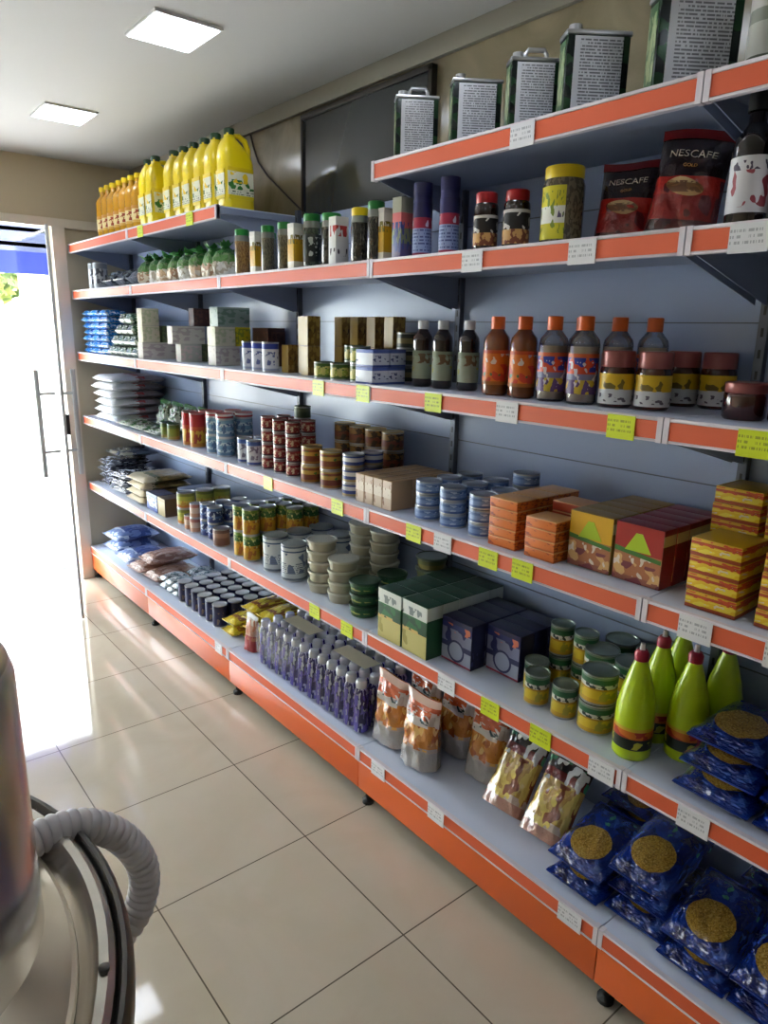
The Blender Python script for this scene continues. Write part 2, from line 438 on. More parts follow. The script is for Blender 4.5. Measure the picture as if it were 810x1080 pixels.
tags('L1', 'second shelf', [(-2.692, 'y', 'under beige tubs'), (-2.897, 'y', 'under dark green tubs'), (-3.404, 'w', 'under left navy box'), (-3.581, 'y', 'under right navy box'), (-3.759, 'y', 'under green yellow cans'), (-3.945, 'w', 'under front lime bottle'), (-4.178, 'w', 'under blue bags')])
tags('L0', 'bottom shelf', [(-1.911, 'w', 'under yellow pasta bags'), (-3.119, 'w', 'under orange snack bags'), (-3.409, 'w', 'on bare tray'), (-3.916, 'w', 'under blue pasta bags')])

# ------------------------------------------------------------------ product kinds
def can(r, h, lab, lid=None, seg=18, body=STEEL, name='tin_can', cat='can'):
    lid = lid or STEEL
    def f(t):
        e = min(.004, h*.08)
        MB().lathe([(0, .002), (r-.003, .002), (r-.001, 0), (r, .001), (r, e), (r-.0012, e+.001), (r-.0012, h-e-.001), (r, h-e), (r, h-.001)], seg).build('body', body, t)
        MB().lathe([(r-.0006, e+.0015), (r-.0006, h-e-.0015)], seg).build('paper_label', lab, t)
        MB().lathe([(r, h-e), (r, h), (r-.003, h), (r-.004, h-.0025), (r*.6, h-.0025), (r*.55, h-.0015), (0, h-.0015)], seg).build('lid', lid, t)
    return P(name, cat, f)
def jar(r, h, body, lid, lab=None, lh=.022, lz=(.12, .62), neck=.92, name='jar', cat='jar', part='glass_body'):
    def f(t):
        hb = h-lh
        MB().lathe([(0, 0), (r*.9, 0), (r, .006), (r, hb*.86), (r*.97, hb*.93), (r*neck*.95, hb), (0, hb)], 20).build(part, body, t)
        MB().lathe([(r*neck, hb-.002), (r*neck+.001, hb), (r*neck+.001, h-.003), (r*neck-.002, h), (0, h)], 20).build('lid', lid, t)
        if lab: MB().lathe([(r+.0006, h*lz[0]), (r+.0006, h*lz[1])], 20).build('label', lab, t)
    return P(name, cat, f)
def bottle(r, h, body, cap, lab, lz=(.1, .6), sh=.68, nr=.4, caph=.12, name='bottle', cat='bottle', liquid=None, caprf=1.25):
    def f(t):
        n = r*nr
        prof = [(0, .003), (r*.85, 0), (r, .006), (r, h*sh), (r*.93, h*(sh+.06)), (r*.7, h*(sh+.11)), (n*1.15, h*(sh+.16)), (n, h*(sh+.18)), (n, h*(1-caph*.5))]
        MB().lathe(prof, 18).build('bottle_body', body, t)
        if liquid: MB().lathe([(0, .006), (r*.93, .006), (r*.93, h*sh*.97), (0, h*sh*.97)], 18).build('liquid', liquid, t)
        MB().lathe([(n*caprf, h*(1-caph)), (n*caprf, h-.002), (n*caprf-.002, h), (0, h)], 16).build('cap', cap, t)
        MB().lathe([(r+.0006, h*lz[0]), (r+.0006, h*lz[1])], 18).build('label', lab, t)
    return P(name, cat, f)
def carton(dx, dy, h, body, front=None, name='carton', cat='box', side=None, flaps=True, front_name='printed_front'):
    """origin at the bottom centre; front faces -X, near side faces -Y"""
    def f(t):
        MB().box(-dx/2, dx/2, -dy/2, dy/2, 0, h, .0012).build('box_body', body, t)
        if front: MB().box(-dx/2-.0008, -dx/2+.0005, -dy/2+.0015, dy/2-.0015, .0015, h-.0015).build(front_name, front, t)
        if side: MB().box(-dx/2+.0015, dx/2-.0015, -dy/2-.0008, -dy/2+.0005, .0015, h-.0015).build('printed_side', side, t)
        if flaps: MB().box(-dx/2+.002, dx/2-.002, -.001, .001, h-.0005, h+.0006).build('flap_seam', mat('flap_shadow_line', (90, 80, 70), .7), t)
    return P(name, cat, f)
def pil(L, W, T, seed, crimp=.08, full=0):
    rr = random.Random(seed); ph = [rr.uniform(0, 6.28) for _ in range(8)]; am = .03*T
    def prof(u, v):
        uu = min(1, abs(u)/(1-crimp)); e = max(0, 1-uu**(7 if full else 2.6))**(.42 if full else .55) * max(0, 1-abs(v)**(9 if full else 3))**(.42 if full else .5)
        wr = am*(math.sin(9*u+ph[0]+3*v)+math.sin(13*v+ph[1]-4*u)+.8*math.sin(21*u+ph[2]+9*v)) * e**.4
        return e, wr
    def top(u, v, off=0.):
        e, wr = prof(u, v); sh = 1-.06*e
        ed = .012*W*math.sin(11*u+ph[3]) if abs(v) > .95 else 0
        return (u*L/2, v*W/2*sh+ed, T*.42+T*.58*e+wr+off+.0006)
    def bot(u, v, off=0.):
        e, wr = prof(u, v); sh = 1-.06*e
        ed = .012*W*math.sin(11*u+ph[3]) if abs(v) > .95 else 0
        return (u*L/2, v*W/2*sh+ed, T*.42-T*.42*e**.6 - .0006)
    return top, bot
def flatbag(L, W, T, seed, body, win=None, wu=(.0, .55), wv=(.0, .62), crimp=.08, name='bag', cat='bag', winname='window', band_=None, full=0):
    """a filled bag lying flat, crimped ends along X"""
    def f(t):
        top, bot = pil(L, W, T, seed, crimp, full)
        MB().grid(top, 22, 14).grid(bot, 22, 14, flip=True).build('bag_body', body, t)
        if win:
            mb = MB(); n = 20; m = 5; vs = [top(wu[0], wv[0], .0016)]; fs = []
            for i in range(1, m+1):
                for k in range(n):
                    a = 2*PI*k/n; vs.append(top(wu[0]+wu[1]*i/m*math.cos(a), wv[0]+wv[1]*i/m*math.sin(a), .0016))
            for k in range(n):
                fs.append((0, 1+k, 1+(k+1) % n))
                for i in range(m-1): fs.append((1+i*n+k, 1+(i+1)*n+k, 1+(i+1)*n+(k+1) % n, 1+i*n+(k+1) % n))
            mb._add(vs, fs); mb.build(winname, win, t)
        for s in (-1, 1):
            mb = MB()
            for k in range(5):
                x = s*L/2*(1-crimp*(.15+.17*k)); mb.box(x-.0009, x+.0009, -W*.48, W*.48, T*.42-.0022, T*.42+.0022)
            mb.build('crimped_seal', band_ or body, t)
    return P(name, cat, f)
def standbag(Hh, W, T, seed, body, panel=None, seal=None, pz=(.3, .7), pv=.7, name='bag', cat='bag', panelname='printed_panel', panel2=None, pz2=(.75, .95), text=None):
    """a pouch standing up, front to -X, gusset at the bottom, crimped flat at the top"""
    rr = random.Random(seed); ph = [rr.uniform(0, 6.28) for _ in range(6)]
    def surf(s, off=0.):
        def g(u, v):      # u height -1..1, v width -1..1
            z = (u+1)/2; th = T/2*max(.02, (1-z**2.2))**.8*max(0, 1-abs(v)**3.2)**.55
            wr = .03*T*(math.sin(10*u+ph[0]+4*v)+math.sin(8*v+ph[1]-5*u)+.7*math.sin(17*u-9*v+ph[2]))*(1-abs(v)**4)*(1-z**6)
            lift = .02*Hh*math.sin(2.2*v+ph[3])*z
            return (s*(th+off)-wr*(.5 if s > 0 else 1) - .06*T*z, v*W/2*(1-.06*math.sin(z*PI)), z*Hh+lift)
        return g
    def f(t):
        mb = MB().grid(surf(-1), 18, 14).grid(surf(1), 18, 14, flip=True)
        vs = []; n = 14
        g1, g2 = surf(-1), surf(1)
        mb.grid(lambda u, v: tuple(Vector(g1(-1, v)).lerp(Vector(g2(-1, v)), (u+1)/2)), 2, 14)
        mb.build('bag_body', body, t)
        def pan(nm, m, z0, z1, wv, off):
            g = surf(-1, off)
            MB().grid(lambda u, v: g(-1+2*(z0+(z1-z0)*(u+1)/2), v*wv), 10, 10).build(nm, m, t)
        if panel: pan(panelname, panel, pz[0], pz[1], pv, .0016)
        if panel2: pan('brand_panel', panel2, pz2[0], pz2[1], pv, .0022)
        if seal:
            g = surf(-1, .002); g3 = surf(1, .002)
            MB().grid(lambda u, v: g(.9+.1*u, v), 3, 10).grid(lambda u, v: g3(.9+.1*u, v), 3, 10, flip=True).build('top_seal', seal, t)
        if text: text(t, surf(-1, .0035))
    return P(name, cat, f)
def lettering(txt, size, m, parent, surf, z0, wv, hgt):
    cu = bpy.data.curves.new('lettering', 'FONT'); cu.body = txt; cu.size = 1.; cu.align_x = 'CENTER'; cu.align_y = 'CENTER'; cu.resolution_u = 3
    o = bpy.data.objects.new('tmp', cu); C.objects.link(o)
    dg = bpy.context.evaluated_depsgraph_get(); me = bpy.data.meshes.new_from_object(o.evaluated_get(dg))
    xs = [v.co.x for v in me.vertices]; w = max(xs)-min(xs)
    for v in me.vertices:
        # reading direction runs toward -Y when seen from -X
        vv = -v.co.x/w*2*wv; uu = -1+2*(z0+hgt*v.co.y)
        v.co = surf(uu, vv)
    bpy.data.objects.remove(o)
    me.materials.clear(); me.materials.append(m)
    q = bpy.data.objects.new('lettering', me); C.objects.link(q); q.parent = parent
    return q

exec_order = []
# ---- top shelf: oil
AMB = mat('amber_oil_plastic', (196, 142, 28), .15, coat=.6)
AMBL = band('oil_bottle_label', [(0, (206, 160, 60)), (.15, (226, 208, 150)), (.8, (190, 130, 30))], .4, blobs=[((150, 60, 30), .2, .75, 4, .55)])
p = bottle(.04, .265, AMB, YELC, AMBL, (.12, .42), .66, .36, .09, 'oil_bottle', 'oil bottle')
array(p, 'amber oil bottle with yellow cap on top shelf', 'amber oil bottles on the top shelf', H['L5'], [-.50-.088*i for i in range(7)], [.05, .145], 1, 0)
JUGY = mat('yellow_jug_plastic', (240, 214, 12), .3, coat=.3)
JUGL = band('oil_jug_label', [(0, (238, 214, 30)), (.12, (226, 226, 200)), (.86, (230, 200, 20))], .4, blobs=[((50, 120, 40), .3, .6, 4, .5), ((236, 200, 30), .5, .85, 3, .55)], lines=((70, 80, 40), .14, .3, 12, .5))
def jug(t):
    # 5 litre jug: narrow along Y, wide along X; shoulder slopes to a neck, handle at the back
    X0, X1, Y = -.07, .07, .046
    def sect(hw0, hw1, y, z):
        n = 24; o = []
        for k in range(n):
            a = 2*PI*k/n; ca, sa = math.cos(a), math.sin(a)
            cx = (hw0+hw1)/2; hw = (hw1-hw0)/2
            o.append((cx+hw*math.copysign(abs(ca)**.45, ca), y*math.copysign(abs(sa)**.5, sa), z))
        return o
    S = [sect(X0+.006, X1-.006, Y-.006, 0), sect(X0, X1, Y, .008), sect(X0, X1, Y, .095), sect(X0+.0015, X1-.0015, Y-.0015, .1), sect(X0, X1, Y, .105), sect(X0, X1, Y, .18), sect(X0, X1-.012, Y, .21), sect(X0+.008, X1-.05, Y-.004, .245), sect(X0+.022, X1-.075, Y-.018, .27), sect(-.042, -.004, .019, .278), sect(-.042, -.004, .019, .29)]
    vs = [v for s in S for v in s]; n = 24
    fs = [(i*n+k, i*n+(k+1) % n, (i+1)*n+(k+1) % n, (i+1)*n+k) for i in range(len(S)-1) for k in range(n)]
    fs += [tuple(range(n))[::-1], tuple((len(S)-1)*n+k for k in range(n))]
    MB()._add(vs, fs).build('jug_body', JUGY, t)
    MB().tube([(-.008, 0, .284), (.02, 0, .287), (.047, 0, .272), (.06, 0, .24), (.062, 0, .2), (.055, 0, .18)], [.009, .011, .012, .012, .011, .009], 10).build('handle', JUGY, t)
    MB().lathe([(.022, .284), (.0225, .306), (.02, .309), (0, .309)], 16, (-.023, 0, 0)).build('cap', GREEND, t)
    MB().box(-.058, .058, -Y-.0012, -Y+.003, .04, .16, .001).build('side_label', JUGL, t)
    MB().box(X0-.0012, X0+.003, -.036, .036, .04, .15, .001).build('front_label', JUGL, t)
p = P('oil_jug', 'oil jug', jug)
jp = [(-1.13, .03), (-1.235, .025), (-1.40, .045), (-1.50, .05), (-1.60, .05), (-1.70, .055), (-1.805, .055), (-1.915, .06)]
for i, (y, x) in enumerate(jp):
    p.put((x+.06, y, H['L5']), 'yellow plastic oil jug with dark green cap on top shelf, ' + colw(i, 8), 'yellow oil jugs on the top shelf')
# ---- top shelf: silver oil tins
TINB = band('oil_tin_dark_print', [(0, (30, 38, 36))], .25, 'Z', blobs=[((38, 70, 44), 0, 1, 4, .52)], metal=.4)
TINP = band('oil_tin_white_panel', [(0, (206, 208, 214))], .35, 'Z', lines=((112, 114, 120), .05, .97, 24, .6))
TING = band('oil_tin_green_panel', [(0, (60, 92, 58)), (.5, (108, 128, 96)), (.62, (50, 84, 52))], .3, 'Z', blobs=[((150, 160, 120), .1, .9, 5, .55)])
def tin(sx, sy, h, handle):
    def f(t):
        MB().box(-sx/2, sx/2, -sy/2, sy/2, .006, h-.006, .006).build('tin_body', TINB, t)
        for z in (0, h-.01): MB().box(-sx/2-.002, sx/2+.002, -sy/2-.002, sy/2+.002, z, z+.01, .0035).build('seam_rim', STEEL, t)
        MB().box(-sx*.38, sx*.38, -sy/2-.0015, -sy/2+.002, h*.08, h*.93, .001).build('white_text_panel', TINP, t)
        MB().box(-sx/2-.0015, -sx/2+.002, -sy*.36, sy*.36, h*.1, h*.9, .001).build('green_side_panel', TING, t)
        MB().lathe([(.013, h-.002), (.013, h+.014), (0, h+.016)], 14, (-sx*.33, 0, 0)).build('spout_cap', STEEL, t)
        if handle:
            MB().tube([(-sx*.18, 0, h-.004), (-sx*.18, 0, h+.012), (-sx*.13, 0, h+.022), (sx*.2, 0, h+.022), (sx*.25, 0, h+.012), (sx*.25, 0, h-.004)], .0055, 10).build('carry_handle', STEEL, t)
    return P('oil_tin', 'oil tin', f)
pa, pb, pc = tin(.12, .05, .165, True), tin(.13, .05, .165, False), tin(.175, .055, .2, False)
TL = 'silver rimmed oil tin with white text panel'
for (pp, x, y, lb) in ((pa, .068, -3.10, 'first from left, small with carry handle'), (pb, .095, -3.305, 'second from left, without handle'), (pa, .09, -3.50, 'third from left, with carry handle'),
                       (pb, .115, -3.655, 'second from right, without handle'), (pc, .14, -3.88, 'the largest, near right edge')):
    pp.put((x, y, H['L5']), TL + ', ' + lb, 'silver oil tins', rz=-.62, scale=1.12 if lb.startswith('second from right') else None)
p = bottle(.036, .2, mat('grey_green_bottle', (92, 98, 84), .2, coat=.5), BLACKP, band('pale_bottle_label', [(0, (170, 170, 160)), (.5, (120, 124, 112)), (.7, (175, 172, 165))], .4), (.15, .7), .7, .5, .12, 'oil_bottle', 'bottle')
p.put((.09, -4.06, H['L5']), 'grey green bottle beside the largest silver tin at the right edge')

# ---- fifth shelf up
z = H['L4']
p = can(.04, .15, band('grey_can_label', [(0, (150, 154, 160)), (.2, (186, 188, 194)), (.8, (140, 144, 152))], .4, blobs=[((80, 84, 96), .2, .8, 4, .55)]))
for y, lb in ((-.24, 'leftmost grey can with pale label on fifth shelf up'), (-.33, 'grey can with pale label, right one of the pair on fifth shelf')): p.put((.06, y, z), lb, 'grey cans on the fifth shelf')
DKBAG = band('dark_cling_bag', [(0, (52, 58, 64))], .15, 'Z', [((104, 116, 122), 0, 1, 4, .56), ((30, 34, 40), 0, 1, 5, .58)], coat=.6, bump=.4)
p = flatbag(.28, .18, .10, 3, DKBAG, name='dark_bag')
for i, y in enumerate((-.50, -.70, -.90)): p.put((.17, y, z), 'dark shiny bag lying on fifth shelf up, ' + colw(i, 3), 'dark bags on the fifth shelf', rz=RND.uniform(-.03, .03))
VEG = [band('green_top_bag_%d' % k, [(0, c), (.52, (84, 136, 60)), (.78, (44, 112, 44))], .35, 'Z', [(c2, 0, .55, 6, .5), ((110, 140, 90), .45, 1, 6, .58)], coat=.2, bump=.5) for k, (c, c2) in enumerate((((226, 214, 190), (176, 136, 104)), ((230, 228, 220), (190, 180, 160)), ((216, 186, 150), (232, 224, 210))))]
def vegbag(m, seed):
    rr = random.Random(seed); q = [rr.uniform(0, 6) for _ in range(4)]
    def f(t):
        prof = [(0, 0), (.04, .001), (.051, .015), (.055, .045), (.05, .08), (.036, .105), (.016, .118)]
        mb = MB().lathe(prof, 22)
        for v in mb.bm.verts:
            a = math.atan2(v.co.y, v.co.x); s = 1+.09*math.sin(3*a+q[0]+40*v.co.z)+.05*math.sin(7*a+q[1]); v.co.x *= s*1.05; v.co.y *= s*.88
        mb.build('bag_body', m, t)
        mb = MB()
        for k in range(9):
            a = rr.uniform(0, 6.28); l = rr.uniform(.025, .05)
            dx, dy = math.cos(a)*l, math.sin(a)*l
            mb._add([(0, 0, .112), (dx*.5-dy*.35, dy*.5+dx*.35, .135), (dx, dy, .128+rr.uniform(0, .03)), (dx*.5+dy*.35, dy*.5-dx*.35, .130)], [(0, 1, 2, 3)])
        mb.lathe([(.017, .115), (.02, .122), (.012, .132), (0, .134)], 10)
        mb.build('green_tie_top', mat('green_bag_top', (46, 124, 50), .4), t)
    return P('produce_bag', 'bag', f)
vp = [vegbag(m, 5+k) for k, m in enumerate(VEG)]
for i in range(8):
    vp[i % 3].put((.07, -1.05-.122*i, z), 'green topped bag of pale produce on fifth shelf, ' + colw(i, 8), 'green topped bags on the fifth shelf', rz=i*1.3)
for i in range(7):
    vp[(i+1) % 3].put((.20, -1.10-.122*i, z), 'green topped bag on fifth shelf, back row, ' + colw(i, 7), 'green topped bags on the fifth shelf', rz=i*.9)
def content(n, c, c2): return band(n, [(0, c), (.84, (120, 122, 112))], .25, 'Z', [(c2, 0, .84, 14, .5)], coat=.5)
SP1 = content('tan_spice_fill', (142, 112, 66), (110, 80, 44)); SP2 = content('grey_spice_fill', (112, 106, 86), (84, 80, 66)); SP3 = content('dark_herb_fill', (44, 52, 44), (70, 84, 66)); SP4 = content('dark_pepper_fill', (66, 62, 52), (40, 38, 34))
SPL = band('dark_spice_label', [(0, (24, 34, 30))], .4, 'Z', [((190, 196, 190), .2, .9, 4, .6)])
WYB = band('white_yellow_carton_print', [(0, (224, 216, 190)), (.17, (206, 158, 16)), (.66, (226, 224, 214)), (.9, (214, 212, 204))], .4, 'Z', [((120, 110, 30), .55, .75, 5, .58)])
WYF = mat('white_yellow_carton_board', (214, 176, 60), .5)
WCB = band('white_card_red_mark', [(0, (220, 218, 214))], .4, 'Z', [((176, 50, 46), .6, .82, 3.2, .52), ((70, 60, 66), .2, .36, 4, .58)])
j1 = jar(.03, .172, SP1, GREENC, name='spice_jar'); j2 = jar(.026, .166, SP2, GREENC, name='spice_jar'); j4 = jar(.031, .176, SP3, GREENC, SPL, name='spice_jar'); j5 = jar(.034, .17, SP4, GREENC, name='spice_jar')
jy = jar(.029, .164, SP4, YELC, name='spice_jar'); jg = jar(.027, .174, SP4, GREENC, name='spice_jar')
G = 'spice jars on the fifth shelf'
for pp, x, y, lb in ((j1, .04, -2.105, 'green lidded jar of tan spice, leftmost spice jar'), (j2, .035, -2.315, 'green lidded jar of grey spice between two yellow cartons'),
                     (j2, .034, -2.435, 'narrow green lidded jar left of second yellow carton'), (j4, .04, -2.605, 'green lidded jar of dark herbs with pale blotched label'),
                     (j5, .055, -2.70, 'green lidded dark jar behind the white card box'), (jy, .035, -2.885, 'yellow lidded narrow jar of dark pepper'), (jg, .035, -2.965, 'green lidded jar right of the yellow lidded jar'),
                     ):
    pp.put((x, y, z), lb, G)
for i, y in enumerate((-2.15, -2.36, -2.55, -2.78)): j2.put((.14, y, z), 'green lidded spice jar in the back row, ' + colw(i, 4), G)
p = carton(.05, .04, .152, WYB, name='spice_carton', flaps=False)
for x, y, lb in ((.02, -2.23, 'white and yellow narrow carton, leftmost of three'), (.008, -2.525, 'white and yellow narrow carton, middle of three'), (.03, -2.995, 'white and yellow narrow carton, rightmost of three')):
    p.put((x+.02, y, z), lb, 'white and yellow cartons')
carton(.052, .04, .152, WCB, name='spice_carton', flaps=False).put((.045, -2.755, z), 'white narrow card box with red mark among the spice jars')
CB = band('colourful_carton_print', [(0, (92, 80, 120)), (.25, (120, 130, 96)), (.5, (196, 96, 96)), (.75, (150, 150, 130))], .4, 'Z', [((60, 70, 130), .1, .6, 5, .55)])
carton(.045, .04, .168, CB, name='carton', flaps=False).put((.03, -3.095, z), 'mottled red and violet carton left of the navy canisters')
NAVB = band('navy_canister_print', [(0, (150, 36, 66)), (.06, (140, 156, 196)), (.52, (160, 34, 62)), (.72, (30, 32, 84))], .35, 'Z', [((214, 214, 226), .55, .68, 3, .6)], lines=((70, 80, 130), .08, .5, 16, .5))
def canister(t):
    r, h = .027, .2
    MB().lathe([(0, 0), (r, 0), (r, .145), (r*.96, .152), (r*.96, .19)], 20).build('canister_body', mat('navy_canister', (34, 36, 92), .35), t)
    MB().lathe([(r+.0006, .004), (r+.0006, .146)], 20).build('printed_wrap', NAVB, t)
    MB().lathe([(r*.97, .165), (r*1.0, .166), (r*1.0, h-.002), (r*.9, h), (0, h)], 20).build('lid', mat('navy_lid', (36, 36, 90), .35), t)
p = P('salt_canister', 'canister', canister)
p.put((.045, -3.165, z), 'tall navy canister with red band, left one of two', 'navy canisters'); p.put((.045, -3.275, z), 'tall navy canister with red band, right one of two', 'navy canisters')
COF = mat('coffee_jar_dark', (38, 20, 14), .12, coat=.7)
COL = band('coffee_jar_label', [(0, (120, 62, 40)), (.42, (28, 24, 24)), (.9, (196, 190, 186))], .4, 'Z', [((196, 150, 90), 0, .42, 5, .5), ((200, 196, 190), .4, .9, 3, .62)])
p2 = jar(.033, .138, COF, REDC, COL, lh=.024, neck=.85, lz=(.08, .66), name='coffee_jar')
p2b = jar(.031, .14, COF, REDC, COL, lh=.024, neck=.85, lz=(.08, .6), name='coffee_jar')
p2b.put((.03, -3.425, z), 'red lidded dark coffee jar, left of two', 'red lidded coffee jars'); p2.put((.05, -3.51, z), 'red lidded coffee jar with white arched label, right of two', 'red lidded coffee jars')
YJB = band('grey_coffee_fill', [(0, (116, 104, 76))], .2, 'Z', [((86, 76, 54), 0, 1, 12, .5)], coat=.6)
YJL = band('yellow_jar_label', [(0, (206, 196, 40)), (.3, (222, 222, 210)), (.62, (212, 200, 30))], .4, 'Z', [((90, 80, 110), .4, .6, 3, .6), ((120, 140, 40), .1, .9, 5, .6)])
def yjar(t):
    r, h = .05, .178
    MB().lathe([(0, 0), (r*.92, 0), (r, .008), (r, .135), (r*.9, .15), (r*.86, .156), (0, .156)], 24).build('glass_body', YJB, t)
    MB().lathe([(r*.9, .15), (r*.92, .152), (r*.92, h-.003), (r*.88, h), (0, h)], 24).build('lid', YELC, t)
    MB().lathe([(r+.0008, .014), (r+.0008, .132)], 10, a0=PI*.8, a1=PI*1.25).build('label', YJL, t)
P('jar', 'jar', yjar).put((.085, -3.622, z), 'large jar with yellow lid and yellow label beside red pouches')
PCH = band('red_coffee_pouch_print', [(0, (70, 16, 20)), (.1, (150, 26, 22)), (.34, (178, 36, 26)), (.52, (40, 22, 24)), (.9, (30, 20, 22))], .25, 'Z', [((96, 18, 22), 0, .5, 3, .55)], coat=.5, bump=.3)
PCC = band('coffee_cup_picture', [(0, (196, 150, 96)), (.3, (150, 96, 50)), (.7, (206, 170, 120))], .4, 'Z', [((120, 72, 36), .2, .8, 4, .5)])
LETT = mat('cream_lettering', (206, 196, 180), .4)
def pouch(Hh, W, T, seed):
    def extra(t, s):
        lettering('NESCAFE', .1, LETT, t, s, .74, .66, .1)
        lettering('GOLD', .1, mat('gold_lettering', (200, 150, 70), .4), t, s, .63, .2, .045)
        n = 20; vs = [s(-.16, .0)]; fs = []
        for k in range(n):
            a = 2*PI*k/n; vs.append(s(-.16+.17*math.sin(a)+.05*math.cos(a), .55*math.cos(a))); fs.append((0, k+1, (k+1) % n+1))
        MB()._add(vs, fs).build('cup_picture', PCC, t)
    return standbag(Hh, W, T, seed, PCH, None, mat('pouch_seal', (120, 26, 26), .25), name='coffee_pouch', cat='pouch', text=extra)
pouch(.18, .138, .07, 3).put((.165, -3.738, z+.006), 'smaller dark red coffee pouch beside the yellow lidded jar', 'red coffee pouches', rot=(.05, .1, .3))
pouch(.205, .152, .08, 4).put((.145, -3.892, z+.014), 'larger red coffee pouch leaning beside the dark bottles', 'red coffee pouches', rot=(.11, .08, .3))
DKB = mat('dark_sauce_glass', (20, 14, 16), .1, coat=.8)
DKL = band('white_berry_label', [(0, (206, 204, 208))], .4, 'Z', [((150, 60, 70), .1, .75, 3.2, .55), ((70, 60, 80), .75, .92, 5, .58)])
p = bottle(.037, .235, DKB, BLACKP, DKL, (.1, .52), .6, .42, .14, 'sauce_bottle', 'bottle')
p.put((.06, -4.075, z), 'dark sauce bottle with white label beside the larger coffee pouch', 'dark sauce bottles'); p.put((.06, -4.165, z), 'dark sauce bottle with white label cut by the right edge', 'dark sauce bottles')
p.put((.15, -4.10, z), 'dark sauce bottle behind the front pair at the right edge', 'dark sauce bottles')

# ---- fourth shelf up
z = H['L3']
BLP = band('blue_white_packet', [(0, (30, 120, 200))], .25, 'Y', [((206, 224, 240), 0, 1, 6, .56)], coat=.3)
p = flatbag(.13, .145, .033, 21, BLP, full=1, name='packet', cat='packet')
array(p, 'blue and white packet at far left of fourth shelf', 'blue packets on the fourth shelf', z, [-.10, -.25, -.40], [.085], 7, .037, .004)
GWP = band('green_white_packet', [(0, (40, 84, 50))], .3, 'X', [((206, 214, 200), 0, 1, 6, .53)], coat=.3)
p = flatbag(.13, .086, .054, 22, GWP, full=1, name='packet', cat='packet')
n = 0; rows = [(0, 5), (1, 4), (2, 3), (3, 2)]
for k, m in rows:
    for i in range(m):
        n += 1
        p.put((.08+.008*k, -.54-.092*i-.046*k, z+.0595*k), 'green and white packet in heap on fourth shelf, %s layer, %s' % (('bottom', 'second', 'third', 'top')[k], colw(i, m)), 'green packets in a heap', rz=RND.uniform(-.03, .03))
CR = [band('cream_carton_%d' % k, [(0, c)], .45, 'Z', [(c2, .1, .9, 4, .54)]) for k, (c, c2) in enumerate((((214, 208, 200), (190, 176, 176)), ((214, 210, 186), (190, 196, 160)), ((200, 196, 190), (220, 200, 200)), ((208, 196, 30), (150, 160, 40)), ((74, 44, 40), (100, 60, 50)), ((150, 168, 158), (110, 140, 124)), ((84, 96, 60), (60, 70, 50))))]
G = 'pale cartons stacked on the fourth shelf'
def ct(dx, dy, h, k, x, y, zz, lb):
    carton(dx, dy, h, CR[k]).put((x, y, z+zz), lb, G)
ct(.22, .07, .085, 0, .12, -1.02, 0, 'long white carton at the bottom left of pale carton stacks')
ct(.09, .07, .085, 1, .06, -1.02, .086, 'narrow cream carton in the middle of the left stack')
ct(.09, .07, .085, 1, .06, -1.02, .172, 'narrow cream carton on top of the left stack')
ct(.09, .07, .085, 6, .165, -1.02, .086, 'olive carton beside the narrow cream cartons, middle level')
ct(.11, .06, .085, 2, .125, -1.365, 0, 'white carton in bottom row, second stack of pale cartons')
ct(.17, .06, .085, 0, .115, -1.365, .086, 'long pinkish white carton on the second stack')
ct(.09, .06, .085, 4, .19, -1.365, .172, 'dark brown carton on top behind the pale cartons')
ct(.05, .06, .085, 6, .21, -1.365, 0, 'dark olive carton between white cartons in bottom row')
ct(.12, .08, .085, 0, .13, -1.735, 0, 'white carton in bottom row, third stack of pale cartons')
ct(.10, .08, .085, 1, .12, -1.735, .086, 'cream carton in middle of the third stack')
ct(.075, .08, .085, 3, .21, -1.735, .086, 'bright yellow carton beside the cream carton')
ct(.16, .08, .085, 5, .165, -1.735, .172, 'pale green carton on top of the third stack')
ct(.09, .14, .17, 4, .30, -1.85, 0, 'tall brown carton behind the third stack')
MTL = band('white_blue_milk_tin', [(0, (150, 160, 190)), (.08, (206, 210, 220)), (.8, (40, 60, 150))], .4, 'Z', [((90, 100, 150), .2, .7, 4, .58)])
p = can(.034, .115, MTL)
for i, y in enumerate((-2.10, -2.18, -2.265)): p.put((.065, y, z), 'white and blue tin on fourth shelf, ' + colw(i, 3), 'white and blue tins on the fourth shelf')
GLD = band('gold_carton_print', [(0, (124, 92, 34))], .35, 'Z', [((164, 132, 62), 0, 1, 3, .55), ((70, 44, 20), .4, .6, 5, .6)])
GLF = mat('gold_carton_front', (176, 146, 74), .35)
p = carton(.055, .05, .107, GLD, GLF, name='gold_carton')
for x, y, n, lb in ((.12, -2.33, 1, 'low left'), (.14, -2.42, 2, 'left'), (.10, -2.50, 2, 'middle'), (.24, -2.52, 2, 'back left'), (.24, -2.62, 2, 'back second'), (.24, -2.72, 2, 'back third'), (.24, -2.82, 2, 'back right')):
    for k in range(n): p.put((x, y, z+k*.1075), 'gold brown carton, %s%s column, fourth shelf up' % (('' if n == 1 else ('lower in ', 'upper in ')[k]), lb), 'gold brown cartons')
GRC = band('short_green_can', [(0, (70, 96, 30)), (.2, (150, 160, 60)), (.6, (60, 90, 30))], .4, 'Z', [((200, 190, 110), .1, .8, 5, .52)])
p = can(.034, .058, GRC, GREEND)
for x, y, k, lb in ((.045, -2.665, 0, 'front left'), (.045, -2.765, 0, 'front middle'), (.055, -2.865, 0, 'bottom of right stack'), (.055, -2.865, 1, 'top of right stack'), (.13, -2.73, 0, 'bottom of back stack'), (.13, -2.73, 1, 'top of back stack')):
    p.put((x, y, z+k*.0585), 'short green can with dark lid on fourth shelf, ' + lb, 'short green cans')
